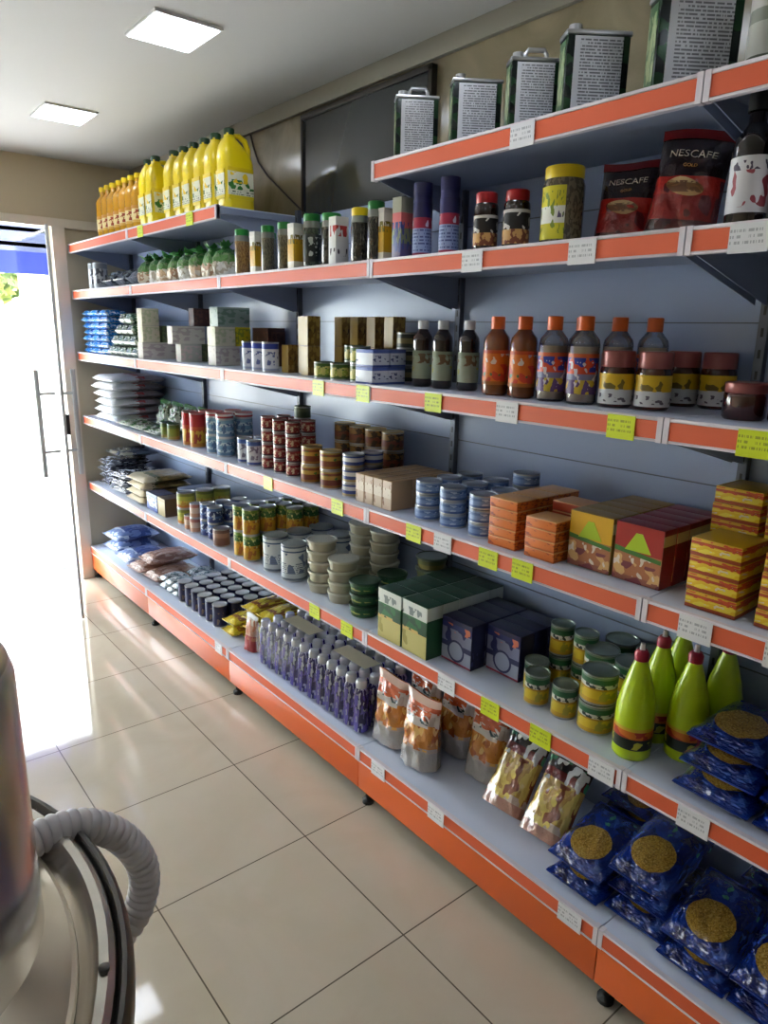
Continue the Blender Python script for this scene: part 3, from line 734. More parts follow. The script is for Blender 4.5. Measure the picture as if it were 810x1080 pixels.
TUN = band('white_blue_carton', [(0, (70, 90, 160)), (.12, (206, 210, 222)), (.8, (80, 100, 170))], .4, 'Z', [((60, 70, 120), .3, .65, 4, .58)])
p = carton(.066, .09, .054, TUN, name='fish_carton')
array(p, 'white and blue flat carton on fourth shelf', 'white and blue flat cartons', z, [-2.95], [.04, .11], 2, .0545, .001)
p = can(.042, .054, band('dark_green_can', [(0, (40, 48, 36)), (.3, (120, 108, 70)), (.7, (34, 40, 32))], .4), BLACKP)
for k in range(3): p.put((.195, -2.95, z+k*.0545), 'dark can behind the white and blue cartons, ' + tierw(k, 3), 'dark stacked cans')
VIN = mat('vinegar_dark_glass', (36, 14, 14), .08, coat=.8)
VIL = band('pale_green_vinegar_label', [(0, (150, 158, 138)), (.8, (134, 144, 122))], .45, 'Z', [((110, 80, 50), .55, .9, 4, .55), ((170, 160, 60), .15, .5, 4, .62)])
p = bottle(.031, .2, VIN, mat('pearl_cap', (206, 206, 210), .3), VIL, (.12, .55), .7, .42, .13, 'vinegar_bottle', 'bottle')
for i, (x, y) in enumerate(((.13, -3.09), (.125, -3.185), (.14, -3.28))): p.put((x, y, z), 'dark vinegar bottle with white cap and pale label, ' + colw(i, 3), 'dark vinegar bottles')
OAM = mat('amber_vinegar', (120, 58, 16), .1, coat=.8)
OAL = band('orange_vinegar_label', [(0, (160, 90, 20)), (.1, (214, 110, 24)), (.9, (190, 70, 20))], .4, 'Z', [((196, 60, 36), .1, .6, 3, .52), ((60, 110, 60), .1, .35, 4, .57), ((220, 210, 200), .6, .9, 4, .6)])
p = bottle(.036, .21, OAM, ORANGEC, OAL, (.14, .58), .68, .42, .16, 'vinegar_bottle', 'bottle')
for i, (x, y) in enumerate(((.10, -3.425), (.10, -3.52))): p.put((x, y, z), 'amber bottle with orange cap and orange label, ' + colw(i, 2), 'amber bottles with orange caps')
CLR = film('clear_bottle_plastic', (226, 226, 230), .1)
LIQ = mat('clear_vinegar', (196, 178, 160), .1, coat=.5)
CLL = band('violet_red_vinegar_label', [(0, (90, 60, 110)), (.35, (120, 116, 150)), (.5, (206, 70, 30)), (.85, (200, 90, 40))], .4, 'Z', [((40, 60, 160), .55, .9, 3, .5), ((214, 206, 210), .1, .8, 5, .6), ((200, 170, 50), 0, .35, 4, .58)])
p = bottle(.037, .21, CLR, ORANGEC, CLL, (.12, .58), .68, .42, .16, 'vinegar_bottle', 'bottle', liquid=LIQ)
for i, (x, y) in enumerate(((.105, -3.612), (.105, -3.705))): p.put((x, y, z), 'clear bottle with orange cap and violet red label, ' + colw(i, 2), 'clear bottles with orange caps')
for i, (x, y) in enumerate(((.20, -3.63), (.21, -3.73), (.27, -3.79))): p.put((x, y, z), 'clear orange-capped bottle standing behind front row, ' + colw(i, 3), 'clear bottles with orange caps')
HON = mat('dark_honey', (72, 30, 14), .12, coat=.8)
HOL = band('honey_label', [(0, (206, 206, 206)), (.5, (120, 96, 20)), (.95, (70, 40, 20))], .4, 'Z', [((222, 180, 30), .48, 1, 3, .42), ((90, 80, 90), .08, .35, 6, .58)])
HLID = mat('pink_brown_lid', (150, 84, 80), .3, .2)
p = jar(.04, .132, HON, HLID, HOL, lh=.036, neck=.94, lz=(.06, .6), name='honey_jar')
for x, y, lb in ((.125, -3.79, 'front left'), (.145, -3.875, 'front right'), (.30, -3.86, 'back left'), (.31, -3.945, 'back right')): p.put((x, y, z), 'dark honey jar with brownish pink lid, ' + lb, 'dark honey jars')
JAM = mat('dark_jam', (62, 16, 16), .12, coat=.8)
p = jar(.043, .077, JAM, HLID, lh=.02, neck=.96, name='jam_jar')
for i, (x, y) in enumerate(((.14, -4.09), (.14, -4.185))): p.put((x, y, z), 'short dark red jam jar at the right edge, ' + colw(i, 2), 'short jam jars')

# ---- third shelf up
z = H['L2']
WRB = band('white_red_sack', [(0, (222, 222, 226)), (.5, (150, 120, 124)), (.56, (156, 148, 154))], .35, 'X', [((190, 60, 60), .45, .62, 5, .55)], bump=.3)
p = flatbag(.33, .36, .041, 31, WRB, name='rice_bag', crimp=.05, full=1)
for k in range(6): p.put((.18+RND.uniform(-.01, .01), -.33+RND.uniform(-.01, .01), z+.047*k), 'white bag with reddish side in stack of six on third shelf, ' + tierw(k, 6), 'white bags in a stack', rz=RND.uniform(-.05, .05))
FGB = band('flat_green_bag', [(0, (124, 140, 110))], .25, 'X', [((60, 104, 60), 0, 1, 5, .5), ((206, 206, 196), 0, 1, 6, .57)], coat=.4, bump=.3)
p = flatbag(.17, .19, .035, 32, FGB)
for i, y in enumerate((-.64, -.85, -1.06)): p.put((.105, y, z), 'flat pale green bag lying at front of third shelf, ' + colw(i, 3), 'flat green bags')
GWB = band('green_white_bulging_bag', [(0, (54, 92, 54))], .25, 'Z', [((190, 200, 186), 0, 1, 5, .55), ((24, 50, 30), 0, 1, 5, .57)], coat=.4, bump=.3)
p = standbag(.15, .15, .11, 7, GWB, seal=mat('green_bag_seal', (60, 110, 60), .3))
for i, y in enumerate((-.72, -.89, -1.06, -1.23, -1.40)): p.put((.26, y, z), 'dark green and white upright bag at back of third shelf, ' + colw(i, 5), 'green upright bags')
p = can(.032, .085, band('yellow_green_short_can', [(0, (160, 140, 70)), (.2, (130, 140, 50)), (.75, (90, 110, 50))], .4), GREEND)
for i, y in enumerate((-1.19, -1.275)): p.put((.06, y, z), 'short yellow green can left of the red yellow cans, ' + colw(i, 2), 'short yellow green cans')
RYL = band('red_yellow_can', [(0, (190, 120, 40)), (.12, (206, 160, 50)), (.5, (190, 80, 40)), (.62, (176, 30, 36))], .4, 'Z', [((160, 60, 40), .1, .5, 4, .54)])
p = can(.037, .168, RYL, mat('red_can_lid', (160, 40, 44), .35))
array(p, 'tall red and yellow can on third shelf', 'tall red and yellow cans', z, [-1.47, -1.56], [.065, .15], 1, 0)
LBL = band('light_blue_tin', [(0, (96, 130, 160)), (.18, (176, 196, 206)), (.35, (110, 150, 180)), (.6, (190, 204, 210)), (.78, (120, 156, 180))], .4, 'Z', [((70, 100, 140), .1, .9, 5, .57)])
p = can(.041, .085, LBL)
array(p, 'light blue banded tin on third shelf', 'light blue tins', z, [-1.735, -1.84], [.07, .165], 2, .0855)
p = can(.041, .022, band('red_flat_tin', [(0, (170, 36, 40)), (.5, (210, 200, 196))], .35), mat('red_tin_top', (176, 50, 50), .3))
array(p, 'flat red tin on top of the light blue tins', 'flat red tins', z+.171, [-1.735, -1.84], [.07, .165], 1, 0)
p = can(.033, .108, band('white_blue_small_can', [(0, (60, 80, 150)), (.1, (206, 208, 214)), (.82, (70, 100, 170))], .4, 'Z', [((120, 110, 130), .2, .8, 4, .57)]))
array(p, 'small white can with blue rim on third shelf', 'small white cans', z, [-2.03, -2.115], [.065, .145], 1, 0)
p = can(.034, .1, band('dark_green_cans', [(0, (40, 60, 50)), (.5, (66, 84, 66))], .4), GREEND)
for i, y in enumerate((-1.97, -2.06)): p.put((.25, y, z), 'dark green can behind the small white cans, ' + colw(i, 2), 'dark green cans')
RSL = band('small_red_can', [(0, (60, 34, 50)), (.12, (140, 40, 42)), (.6, (176, 120, 100)), (.72, (134, 36, 40))], .4, 'Z', [((200, 180, 150), .15, .85, 5, .6)])
p = can(.029, .0545, RSL, mat('red_dull_lid', (120, 60, 56), .35, .4))
array(p, 'small red can in column, third shelf', 'small red cans in columns', z, [-2.225, -2.32, -2.415], [.07, .145], lambda i, j: 4, .055)
p = can(.034, .05, band('green_lone_can', [(0, (58, 74, 46)), (.6, (80, 92, 60))], .4), GREEND)
p.put((.145, -2.37, z+.2205), 'dull green can standing on top of the small red cans')
BYL = band('brown_yellow_can', [(0, (150, 100, 30)), (.15, (120, 52, 28)), (.5, (186, 146, 60)), (.75, (128, 60, 30)), (.9, (176, 140, 60))], .4, 'Z', [((60, 120, 50), .3, .8, 3, .62)])
p = can(.041, .07, BYL, GOLDM)
array(p, 'brown and yellow can on third shelf', 'brown and yellow cans', z, [-2.54, -2.67], [.075], 2, .0705)
BYD = band('brown_red_can', [(0, (110, 70, 30)), (.2, (110, 50, 30)), (.6, (140, 100, 44))], .4, 'Z', [((60, 40, 24), 0, 1, 4, .56)])
p = can(.042, .07, BYD, GOLDM)
array(p, 'dark brown can at back of third shelf', 'dark brown cans at the back', z, [-2.50, -2.60, -2.70, -2.80], [.26], 3, .0705)
BWL = band('blue_white_can', [(0, (150, 130, 90)), (.2, (40, 60, 130)), (.5, (206, 206, 210)), (.85, (60, 80, 150))], .4, 'Z')
p = can(.039, .05, BWL)
array(p, 'blue and white can left of the beige cartons', 'blue and white cans', z, [-2.82], [.065, .15], 3, .0505)
BGB = band('beige_carton_front', [(0, (206, 184, 160)), (.4, (222, 208, 190)), (.75, (206, 184, 164))], .5, 'Z', [((150, 110, 84), .1, .9, 4, .57)])
BGS = mat('brown_carton_side', (184, 150, 112), .5)
p = carton(.09, .046, .097, BGS, BGB, name='beige_carton')
array(p, 'upright beige carton on third shelf', 'beige cartons', z, [-2.905-.0485*i for i in range(4)], [.075, .167, .26], 1, 0, .0005, rj=0)
BLC = band('steel_blue_can', [(0, (70, 96, 150)), (.2, (120, 146, 190)), (.6, (84, 112, 164)), (.85, (140, 162, 200))], .35, 'Z', [((180, 196, 220), .2, .8, 4, .6)])
p = can(.041, .0405, BLC, mat('blue_grey_can_lid', (150, 160, 178), .3, .7))
array(p, 'steel blue flat can on third shelf', 'steel blue flat cans', z, [-3.20, -3.31, -3.43], [.075, .165, .26], lambda i, j: 3 if not (j == 2 and i == 2) else 4, .041)
ORP = band('orange_pack_print', [(0, (196, 96, 30)), (.18, (214, 112, 34)), (.9, (226, 170, 110))], .4, 'Z', [((150, 60, 24), .1, .85, 4, .57)])
p = carton(.085, .095, .0265, ORP, name='orange_pack', flaps=False)
array(p, 'flat orange pack, tall stack on third shelf', 'orange packs', z, [-3.548], [.067, .158, .25], 5, .027, .001, rj=.02)
array(p, 'flat orange pack, short stack on third shelf', 'orange packs', z, [-3.676], [.067], 4, .027, .001, rj=.02)
ORR = band('orange_red_pack', [(0, (150, 50, 30)), (.2, (170, 60, 34)), (.9, (210, 150, 100))], .4, 'Z')
p = carton(.085, .095, .0265, ORR, name='orange_pack', flaps=False)
array(p, 'darker red orange pack behind short stack', 'red orange packs', z, [-3.676], [.175], 5, .027, .001, rj=.02)
def cake(name, top, side, top3):
    F = band(name+'_front', [(0, (150, 90, 70)), (.1, (176, 110, 70)), (.52, top), (.97, top)], .35, 'Z', [((214, 170, 110), .05, .5, 4, .5), ((120, 50, 60), 0, .34, 4, .56), ((226, 214, 200), .1, .5, 6, .62)])
    B = band(name+'_body', [(0, side), (.6, tuple(int(v*.9) for v in side)), (.72, (190, 176, 120)), (.9, side)], .4, 'Z')
    def f(t):
        MB().box(-.0265, .0265, -.062, .062, 0, .142, .0012).build('box_body', B, t)
        MB().box(-.0273, -.026, -.0605, .0605, .0015, .1405).build('printed_front', F, t)
        MB()._add([(-.0279, .034, .078), (-.0279, -.034, .078), (-.0279, -.008, .122), (-.0279, .008, .122), (-.0272, .034, .078), (-.0272, -.034, .078), (-.0272, -.008, .122), (-.0272, .008, .122)],
                  [(0, 1, 2, 3), (4, 7, 6, 5), (0, 4, 5, 1), (1, 5, 6, 2), (2, 6, 7, 3), (3, 7, 4, 0)]).build('green_emblem', mat('lime_emblem', (176, 204, 30), .35), t)
        MB()._add([(-.0277, .06, .072), (-.0277, -.06, .060), (-.0277, -.06, .070), (-.0277, .06, .084)], [(0, 1, 2, 3)]).build('green_stripe', mat('leaf_green_print', (60, 110, 40), .35), t)
    return P('cake_mix_box', 'box', f)
array(cake('yellow_cake', (222, 170, 30), (150, 120, 40), 0), 'yellow cake mix box with green emblem', 'yellow cake mix boxes', z, [-3.80], [.088, .144, .2, .256, .312], 1, 0, .001, rj=.01)
array(cake('red_cake', (168, 34, 30), (120, 26, 34), 0), 'dark red cake mix box with green emblem', 'red cake mix boxes', z, [-3.93], [.09, .146, .202, .258, .314], 1, 0, .001, rj=.01)
YRC = band('yellow_red_carton', [(0, (150, 60, 24)), (.22, (216, 176, 24)), (.66, (170, 60, 26)), (.82, (206, 160, 30))], .4, 'Z', [((190, 70, 30), .55, .95, 4, .5), ((224, 200, 60), .2, .6, 4, .52), ((206, 190, 180), .3, .8, 6, .66)])
p = carton(.12, .108, .0385, YRC, name='yellow_red_carton', flaps=False)
array(p, 'yellow and red carton, near stack on third shelf', 'yellow and red cartons', z, [-4.125], [.09], 4, .039, .002, rj=.02)
array(p, 'yellow and red carton, far stack on third shelf', 'yellow and red cartons', z, [-4.07, -4.19], [.283], 6, .039, .002, rj=.02)
array(p, 'yellow and red carton, stack at right edge', 'yellow and red cartons', z, [-4.27], [.10], 4, .039, .002, rj=.02)

# ---- second shelf up
z = H['L1']
SIL = band('silver_dark_bag', [(0, (88, 92, 108))], .2, 'X', [((214, 216, 226), 0, 1, 6, .54), ((40, 42, 56), 0, 1, 6, .55)], coat=.5, bump=.4)
p = flatbag(.28, .22, .041, 41, SIL, full=1)
for i, (y, n) in enumerate(((-.2, 4), (-.44, 3))):
    for k in range(n): p.put((.16+RND.uniform(-.01, .01), y, z+.045*k), 'silver and dark bag on second shelf, %s stack, %s' % (('left', 'right')[i], tierw(k, n)), 'silver and dark bags', rz=RND.uniform(-.1, .1))
p2_ = flatbag(.27, .26, .045, 44, band('dark_teal_bag', [(0, (60, 66, 80))], .25, 'X', [((150, 146, 130), .0, .4, 5, .5)], coat=.4))
p2_.put((.2, -.27, z+.2), 'dark teal bag lying across the silver bags')
BUL = band('tan_bulgur_bag', [(0, (214, 200, 170)), (.3, (150, 128, 78)), (.8, (130, 112, 66))], .3, 'X', [((120, 106, 60), .25, 1, 8, .5), ((80, 90, 40), .24, .36, 5, .5)], coat=.3)
p = flatbag(.3, .26, .038, 42, BUL, full=1)
for k in range(4): p.put((.17, -.73-.01*k, z+.042*k), 'tan grain bag in stack on second shelf, ' + tierw(k, 4), 'tan grain bags', rz=RND.uniform(-.06, .06))
carton(.1, .15, .1, mat('blue_carton_side', (84, 90, 120), .5), band('blue_white_box_front', [(0, (60, 90, 180)), (.2, (200, 208, 224)), (.8, (70, 100, 180))], .4, 'Z', [((90, 120, 200), .1, .9, 4, .5)]), name='carton').put((.08, -.99, z), 'blue and white box right of the tan grain bags')
carton(.1, .1, .1, mat('brown_box_side', (96, 76, 60), .5), band('tan_box_front', [(0, (196, 180, 130)), (.8, (170, 150, 100))], .4, 'Z'), name='carton').put((.08, -1.125, z), 'tan box beside the blue and white box')
p = carton(.2, .15, .13, mat('blue_grey_box', (110, 120, 150), .45), name='carton'); p.put((.26, -1.12, z), 'blue grey box behind the small front boxes')
YGC = band('yellow_green_can', [(0, (200, 120, 40)), (.2, (206, 190, 80)), (.5, (176, 180, 70)), (.8, (130, 140, 60))], .4, 'Z', [((190, 150, 60), .1, .5, 4, .54)])
p = can(.047, .084, YGC)
array(p, 'yellow green can left on second shelf', 'yellow green cans', z, [-1.33], [.085, .19, .29], 2, .0845)
PKC = band('pink_small_can', [(0, (190, 140, 110)), (.3, (206, 180, 160)), (.75, (176, 110, 100))], .4, 'Z')
p = can(.03, .075, PKC)
array(p, 'small pinkish can on second shelf', 'small pinkish cans', z, [-1.45, -1.52], [.05], lambda i, j: 1+i, .0755)
BLN = band('navy_blue_can', [(0, (40, 56, 120)), (.3, (70, 96, 160)), (.45, (30, 44, 100)), (.8, (90, 116, 170))], .4, 'Z', [((190, 200, 220), .2, .8, 5, .62)])
p = can(.038, .082, BLN)
array(p, 'navy blue can on second shelf', 'navy blue cans', z, [-1.605, -1.69], [.075, .16, .25], 2, .0825)
p = can(.04, .085, band('brown_pink_can', [(0, (126, 90, 76)), (.5, (150, 116, 100)), (.8, (104, 76, 70))], .4, 'Z'))
p.put((.05, -1.80, z), 'brownish can in front of the navy blue cans')
CRN = band('corn_can', [(0, (196, 150, 40)), (.3, (206, 150, 30)), (.6, (60, 104, 40)), (.86, (120, 150, 60))], .4, 'Z', [((170, 100, 30), .05, .55, 4, .55), ((210, 200, 120), .5, 1, 5, .6)])
p = can(.0385, .118, CRN)
array(p, 'corn can with green top', 'corn cans on the second shelf', z, [-1.985, -2.075], [.06, .145, .23, .315], 2, .1185)
for j, x in enumerate((.23, .315)):
    for k in range(2): p.put((x, -2.165, z+.1185*k), 'corn can behind the cream tins, %s, %s' % (('front', 'rear')[j], tierw(k, 2)), 'corn cans on the second shelf')
BIG = band('cream_tin_print', [(0, (96, 106, 120)), (.06, (178, 186, 190)), (.2, (196, 202, 204)), (.82, (60, 84, 120)), (.86, (190, 196, 198)), (.95, (100, 110, 130))], .35, 'Z', [((96, 110, 140), .2, .8, 2.6, .6)], lines=((90, 100, 120), .2, .5, 18, .5))
p = can(.054, .155, BIG, mat('pale_tin_lid', (170, 176, 176), .35, .3))
array(p, 'large pale blue cream tin', 'large pale tins', z, [-2.25, -2.395], [.08, .2, .315], 1, 0)
TUBB = mat('beige_tub_foil', (172, 166, 146), .35, .2); TUBL = mat('beige_tub_lid', (190, 188, 172), .35)
def tub(r, h, bm_, lm):
    def f(t):
        MB().lathe([(0, .0005), (r*.84, .0005), (r*.95, h*.78), (r*.99, h*.8), (0, h*.8)], 22).build('tub_body', bm_, t)
        MB().lathe([(r*.97, h*.76), (r, h*.78), (r, h*.93), (r*.97, h*.955), (r*.9, h*.955), (r*.88, h*.9), (0, h*.9)], 22).build('lid', lm, t)
    return P('food_tub', 'tub', f)
p = tub(.06, .0435, TUBB, TUBL)
array(p, 'round beige tub on second shelf, front left stack', 'round beige tubs', z, [-2.575], [.10], 5, .0425, .002)
array(p, 'round beige tub on second shelf, front right stack', 'round beige tubs', z, [-2.715], [.10], 4, .0425, .002)
array(p, 'round beige tub on second shelf, rear', 'round beige tubs', z, [-2.60, -2.735], [.285], 6, .0425, .002)
DGT = band('dark_green_tub', [(0, (30, 60, 36)), (.35, (170, 170, 90)), (.6, (24, 66, 36))], .35, 'Z', [((40, 90, 50), 0, 1, 4, .5)])
p = tub(.058, .045, DGT, mat('dark_green_tub_lid', (40, 70, 48), .3))
array(p, 'flat dark green tub beside white and green cartons', 'dark green tubs', z, [-2.87], [.085, .215], 3, .044, .002)
p = tub(.058, .045, band('olive_flat_tub', [(0, (120, 112, 60)), (.5, (90, 96, 60))], .35, 'Z'), mat('olive_tub_lid', (86, 96, 84), .3))
array(p, 'flat olive tub at the back behind white green cartons', 'olive tubs', z, [-3.0], [.288], 5, .044, .002)
GWF = band('green_white_carton_front', [(0, (186, 176, 110)), (.42, (200, 170, 100)), (.48, (30, 100, 50)), (.72, (206, 210, 204))], .35, 'Z', [((150, 140, 70), .02, .4, 4, .55), ((20, 70, 40), .44, .7, 4, .52), ((120, 130, 130), .74, .9, 5, .6)])
GWS = band('green_carton_body', [(0, (24, 74, 44)), (.7, (22, 66, 40)), (.74, (190, 196, 190)), (.985, (30, 66, 46))], .4, 'Z')
p = carton(.068, .118, .175, GWS, GWF, name='green_white_carton')
array(p, 'green and white carton on second shelf', 'green and white cartons', z, [-3.108, -3.232], [.038, .108, .178, .248, .318], 1, 0, .001, rj=.01)
NVF = band('navy_box_front', [(0, (150, 40, 70)), (.04, (150, 156, 176)), (.34, (40, 44, 90)), (.46, (120, 126, 156)), (.78, (36, 44, 110)), (.9, (30, 34, 84))], .35, 'Z', [((30, 36, 96), .45, .8, 3, .55), ((206, 110, 80), .72, .9, 4, .6)])
NVS = band('navy_box_body', [(0, (26, 28, 70)), (.96, (34, 34, 64))], .4, 'Z', [((60, 64, 120), .1, .4, 4, .6)])
def navy(t):
    MB().box(-.031, .031, -.064, .064, 0, .145, .0012).build('box_body', NVS, t)
    MB().box(-.0318, -.0305, -.0625, .0625, .0015, .1435).build('printed_front', NVF, t)
    for r0, r1, m, nm, dx in ((.036, .029, mat('navy_ring_print', (34, 40, 90), .35), 'ring_emblem', -.0325), (.029, .0, mat('pale_disc_print', (150, 160, 186), .35), 'disc_emblem', -.0322)):
        Mx = Matrix.Translation((dx, .0, .044)) @ Matrix.Rotation(-PI/2, 4, 'Y')
        mb = MB().lathe([(r0, 0), (r1, 0)] , 24, M=Mx); mb.build(nm, m, t)
p = P('navy_box', 'box', navy)
array(p, 'navy box with round emblem, left line', 'navy boxes', z, [-3.362], [.094, .158, .222, .286], 1, 0, .001, rj=.01)
array(p, 'navy box with round emblem, right line', 'navy boxes', z, [-3.497], [.155, .219, .283], 1, 0, .001, rj=.01)
CNC = band('yellow_corn_can', [(0, (190, 150, 40)), (.16, (206, 176, 40)), (.5, (176, 130, 30)), (.56, (206, 206, 200)), (.72, (40, 96, 60)), (.92, (120, 140, 120))], .35, 'Z', [((160, 150, 50), .1, .5, 4, .53), ((50, 60, 60), .56, .72, 5, .55)])
CNL = mat('green_grey_can_lid', (128, 142, 132), .3, .6)
p = can(.035, .092, CNC, CNL)
G = 'yellow green cans at the right of the second shelf'
for x, y, lb in ((.095, -3.605, 'small yellow green can beside right navy box, leftmost'), (.085, -3.66, 'small yellow green can, front, second from left'), (.09, -3.75, 'small yellow green can left of the big can stack')):
    p.put((x, y+.0, z), lb, G) if 'leftmost' not in lb else p.put((.14, -3.612, z), lb, G)
array(p, 'small yellow green can in back stacks', G, z, [-3.625, -3.705], [.235], 2, .0925)
p = can(.047, .0825, CNC, CNL, seg=24)
array(p, 'big yellow green can, front stack of two', G, z, [-3.84], [.105], 2, .083)
array(p, 'big yellow green can, back stacks', G, z, [-3.77, -3.866], [.215, .32], 2, .083)
LIME = mat('lime_plastic', (186, 214, 16), .3, coat=.3)
LIL = band('lime_bottle_label', [(0, (40, 50, 40)), (.45, (36, 40, 34)), (.5, (206, 110, 30)), (.85, (206, 180, 50))], .35, 'Z', [((196, 196, 60), .05, .45, 4, .6), ((170, 50, 30), .5, .85, 3, .52)])
def limeb(t):
    r = .046
    MB().lathe([(0, .002), (r*.9, 0), (r, .006), (r, .03), (r*.97, .034), (r, .038), (r*1.0, .11), (r*.98, .13), (r*.8, .175), (r*.5, .225), (r*.34, .247), (r*.3, .252), (0, .252)], 26).build('bottle_body', LIME, t)
    MB().lathe([(r+.0008, .03), (r+.0008, .088)], 26).build('label', LIL, t)
    MB().lathe([(r*.3, .248), (.017, .25), (.0175, .268), (.012, .276), (0, .277)], 16).build('cap', mat('raspberry_cap', (166, 24, 56), .3), t)
    MB().lathe([(.007, .274), (.0055, .292), (0, .294)], 12).build('nozzle_cover', mat('clear_nozzle', (216, 206, 206), .2), t)
p = P('bleach_bottle', 'bottle', limeb)
for x, y, lb in ((.075, -3.965, 'lime bottle with raspberry cap, front left by big cans'), (.19, -3.957, 'lime bottle standing just behind the front lime bottle'), (.17, -4.05, 'lime bottle right of the front lime bottle, behind blue bags'),
                 (.295, -3.955, 'lime bottle at the back left of the lime bottles'), (.29, -4.075, 'lime bottle at the back right of the lime bottles')):
    p.put((x, y, z), lb, 'lime bottles')
BLB = band('blue_pasta_bag', [(0, (16, 44, 126))], .12, 'X', [((10, 26, 90), 0, 1, 3, .52), ((44, 76, 160), 0, 1, 6, .64), ((60, 130, 120), .55, .9, 6, .64)], coat=.9, bump=.7)
PAS = band('pasta_window', [(0, (160, 126, 50))], .25, 'X', [((128, 98, 36), 0, 1, 16, .52), ((182, 150, 76), 0, 1, 20, .6)], coat=.7)
PASEAL = mat('blue_bag_seal', (18, 44, 130), .2, coat=.5)
pb1 = flatbag(.25, .17, .05, 51, BLB, PAS, (-.3, .46), (0, .7), name='pasta_bag', band_=PASEAL)
pb2 = flatbag(.25, .17, .05, 57, BLB, PAS, (-.26, .46), (.05, .7), name='pasta_bag', band_=PASEAL)
G = 'blue pasta bags on the second shelf'
for i, (x, y, k) in enumerate(((.14, -4.192, 0), (.15, -4.192, 1), (.14, -4.368, 0), (.15, -4.368, 1), (.16, -4.368, 2), (.17, -4.192, 2))):
    (pb1, pb2)[i % 2].put((x, y, z+.0565*k), 'blue pasta bag right of lime bottles, %s stack, %s' % (('left', 'right')[y < -4.3], ('bottom', 'middle', 'top')[k]), G, rz=RND.uniform(-.012, .012))

# ---- bottom shelf
z = H['L0']
p = flatbag(.3, .24, .068, 61, band('blue_white_flour_bag', [(0, (206, 214, 230)), (.3, (60, 80, 140)), (.8, (190, 200, 220))], .3, 'X', [((120, 140, 190), 0, 1, 4, .55)], bump=.3))
for k, (y, zz) in enumerate(((-.2, 0), (-.21, .075))): p.put((.17, y, z+zz), 'blue and white flour bag at far left of bottom shelf, ' + ('lower', 'upper')[k], 'blue flour bags', rz=.03)
p.put((.15, -.475, z), 'blue and white flour bag next to the pinkish brown bags', 'blue flour bags', rz=-.02)
p = flatbag(.3, .19, .064, 62, band('pinkish_brown_bag', [(0, (176, 140, 124))], .35, 'X', [((150, 110, 96), 0, 1, 4, .5), ((196, 170, 160), 0, 1, 5, .6)], bump=.4))
for x, y, k, lb in ((.14, -.705, 0, 'left below'), (.16, -.915, 0, 'right below'), (.18, -.80, 1, 'lying on top')): p.put((x, y, z+.07*k), 'pinkish brown bag on bottom shelf, ' + lb, 'pinkish brown bags', rz=.06*(1-k))
GRP = band('pale_grey_packet', [(0, (176, 190, 196))], .25, 'X', [((104, 124, 136), 0, 1, 5, .52), ((224, 228, 232), 0, 1, 5, .55)], coat=.3)
p = flatbag(.15, .078, .038, 63, GRP, name='packet', cat='packet')
array(p, 'pale grey packet left of the navy tins', 'pale grey packets', z, [-1.07, -1.155, -1.235], [.10, .265], 2, .042, .004)
NVC = band('navy_tin_wrap', [(0, (60, 60, 80)), (.08, (34, 38, 84)), (.8, (28, 32, 76))], .35, 'Z', [((120, 100, 90), .1, .7, 4, .62)])
p = can(.0365, .115, NVC, mat('silver_white_lid', (206, 208, 212), .3, .3), name='lidded_tin', cat='tin')
array(p, 'navy tin with silver lid', 'navy tins with silver lids', z, [-1.315-.083*i for i in range(6)], [.06, .145, .23, .315], 1, 0, .002)
YPB = band('yellow_pasta_bag', [(0, (206, 180, 30)), (.25, (186, 150, 40)), (.8, (170, 120, 40))], .2, 'X', [((150, 96, 40), .15, 1, 4, .53), ((226, 206, 60), 0, 1, 5, .58)], coat=.5, bump=.3)
p = flatbag(.27, .118, .045, 64, YPB, name='pasta_bag')
for k, (x, y, zz, lb) in enumerate(((.16, -1.865, 0, 'bottom left'), (.165, -1.865, .0505, 'top left'), (.205, -2.0, 0, 'bottom of middle stack'), (.205, -2.0, .0505, 'second of middle stack'), (.205, -2.0, .101, 'third of middle stack'), (.2, -2.0, .1515, 'top of middle stack'), (.215, -2.128, 0, 'bottom of right stack'), (.22, -2.128, .0505, 'second of right stack'), (.22, -2.128, .101, 'third of right stack'), (.21, -2.128, .1515, 'top of right stack'))):
    p.put((x, y, z+zz), 'yellow pasta bag on bottom shelf, ' + lb, 'yellow pasta bags', rz=RND.uniform(-.015, .015))
standbag(.17, .085, .05, 12, band('red_white_packet', [(0, (150, 36, 40)), (.42, (190, 150, 130)), (.7, (206, 196, 186))], .3, 'Z', [((180, 110, 80), .3, .9, 4, .55)]), seal=WHITE, name='packet', cat='packet').put((.045, -2.075, z+.004), 'upright red and white packet in front of yellow pasta bags', rot=(0, .08, .1))
PUR = band('purple_drink_sleeve', [(0, (112, 100, 204)), (.5, (92, 80, 188)), (.8, (168, 162, 216))], .12, 'Z', [((40, 36, 104), 0, 1, 4, .52), ((190, 190, 220), 0, 1, 6, .62)], coat=.9)
SCAP = mat('silver_white_cap', (206, 206, 214), .22, .4)
FILM = film('shrink_film', (250, 250, 252), .0, .12)
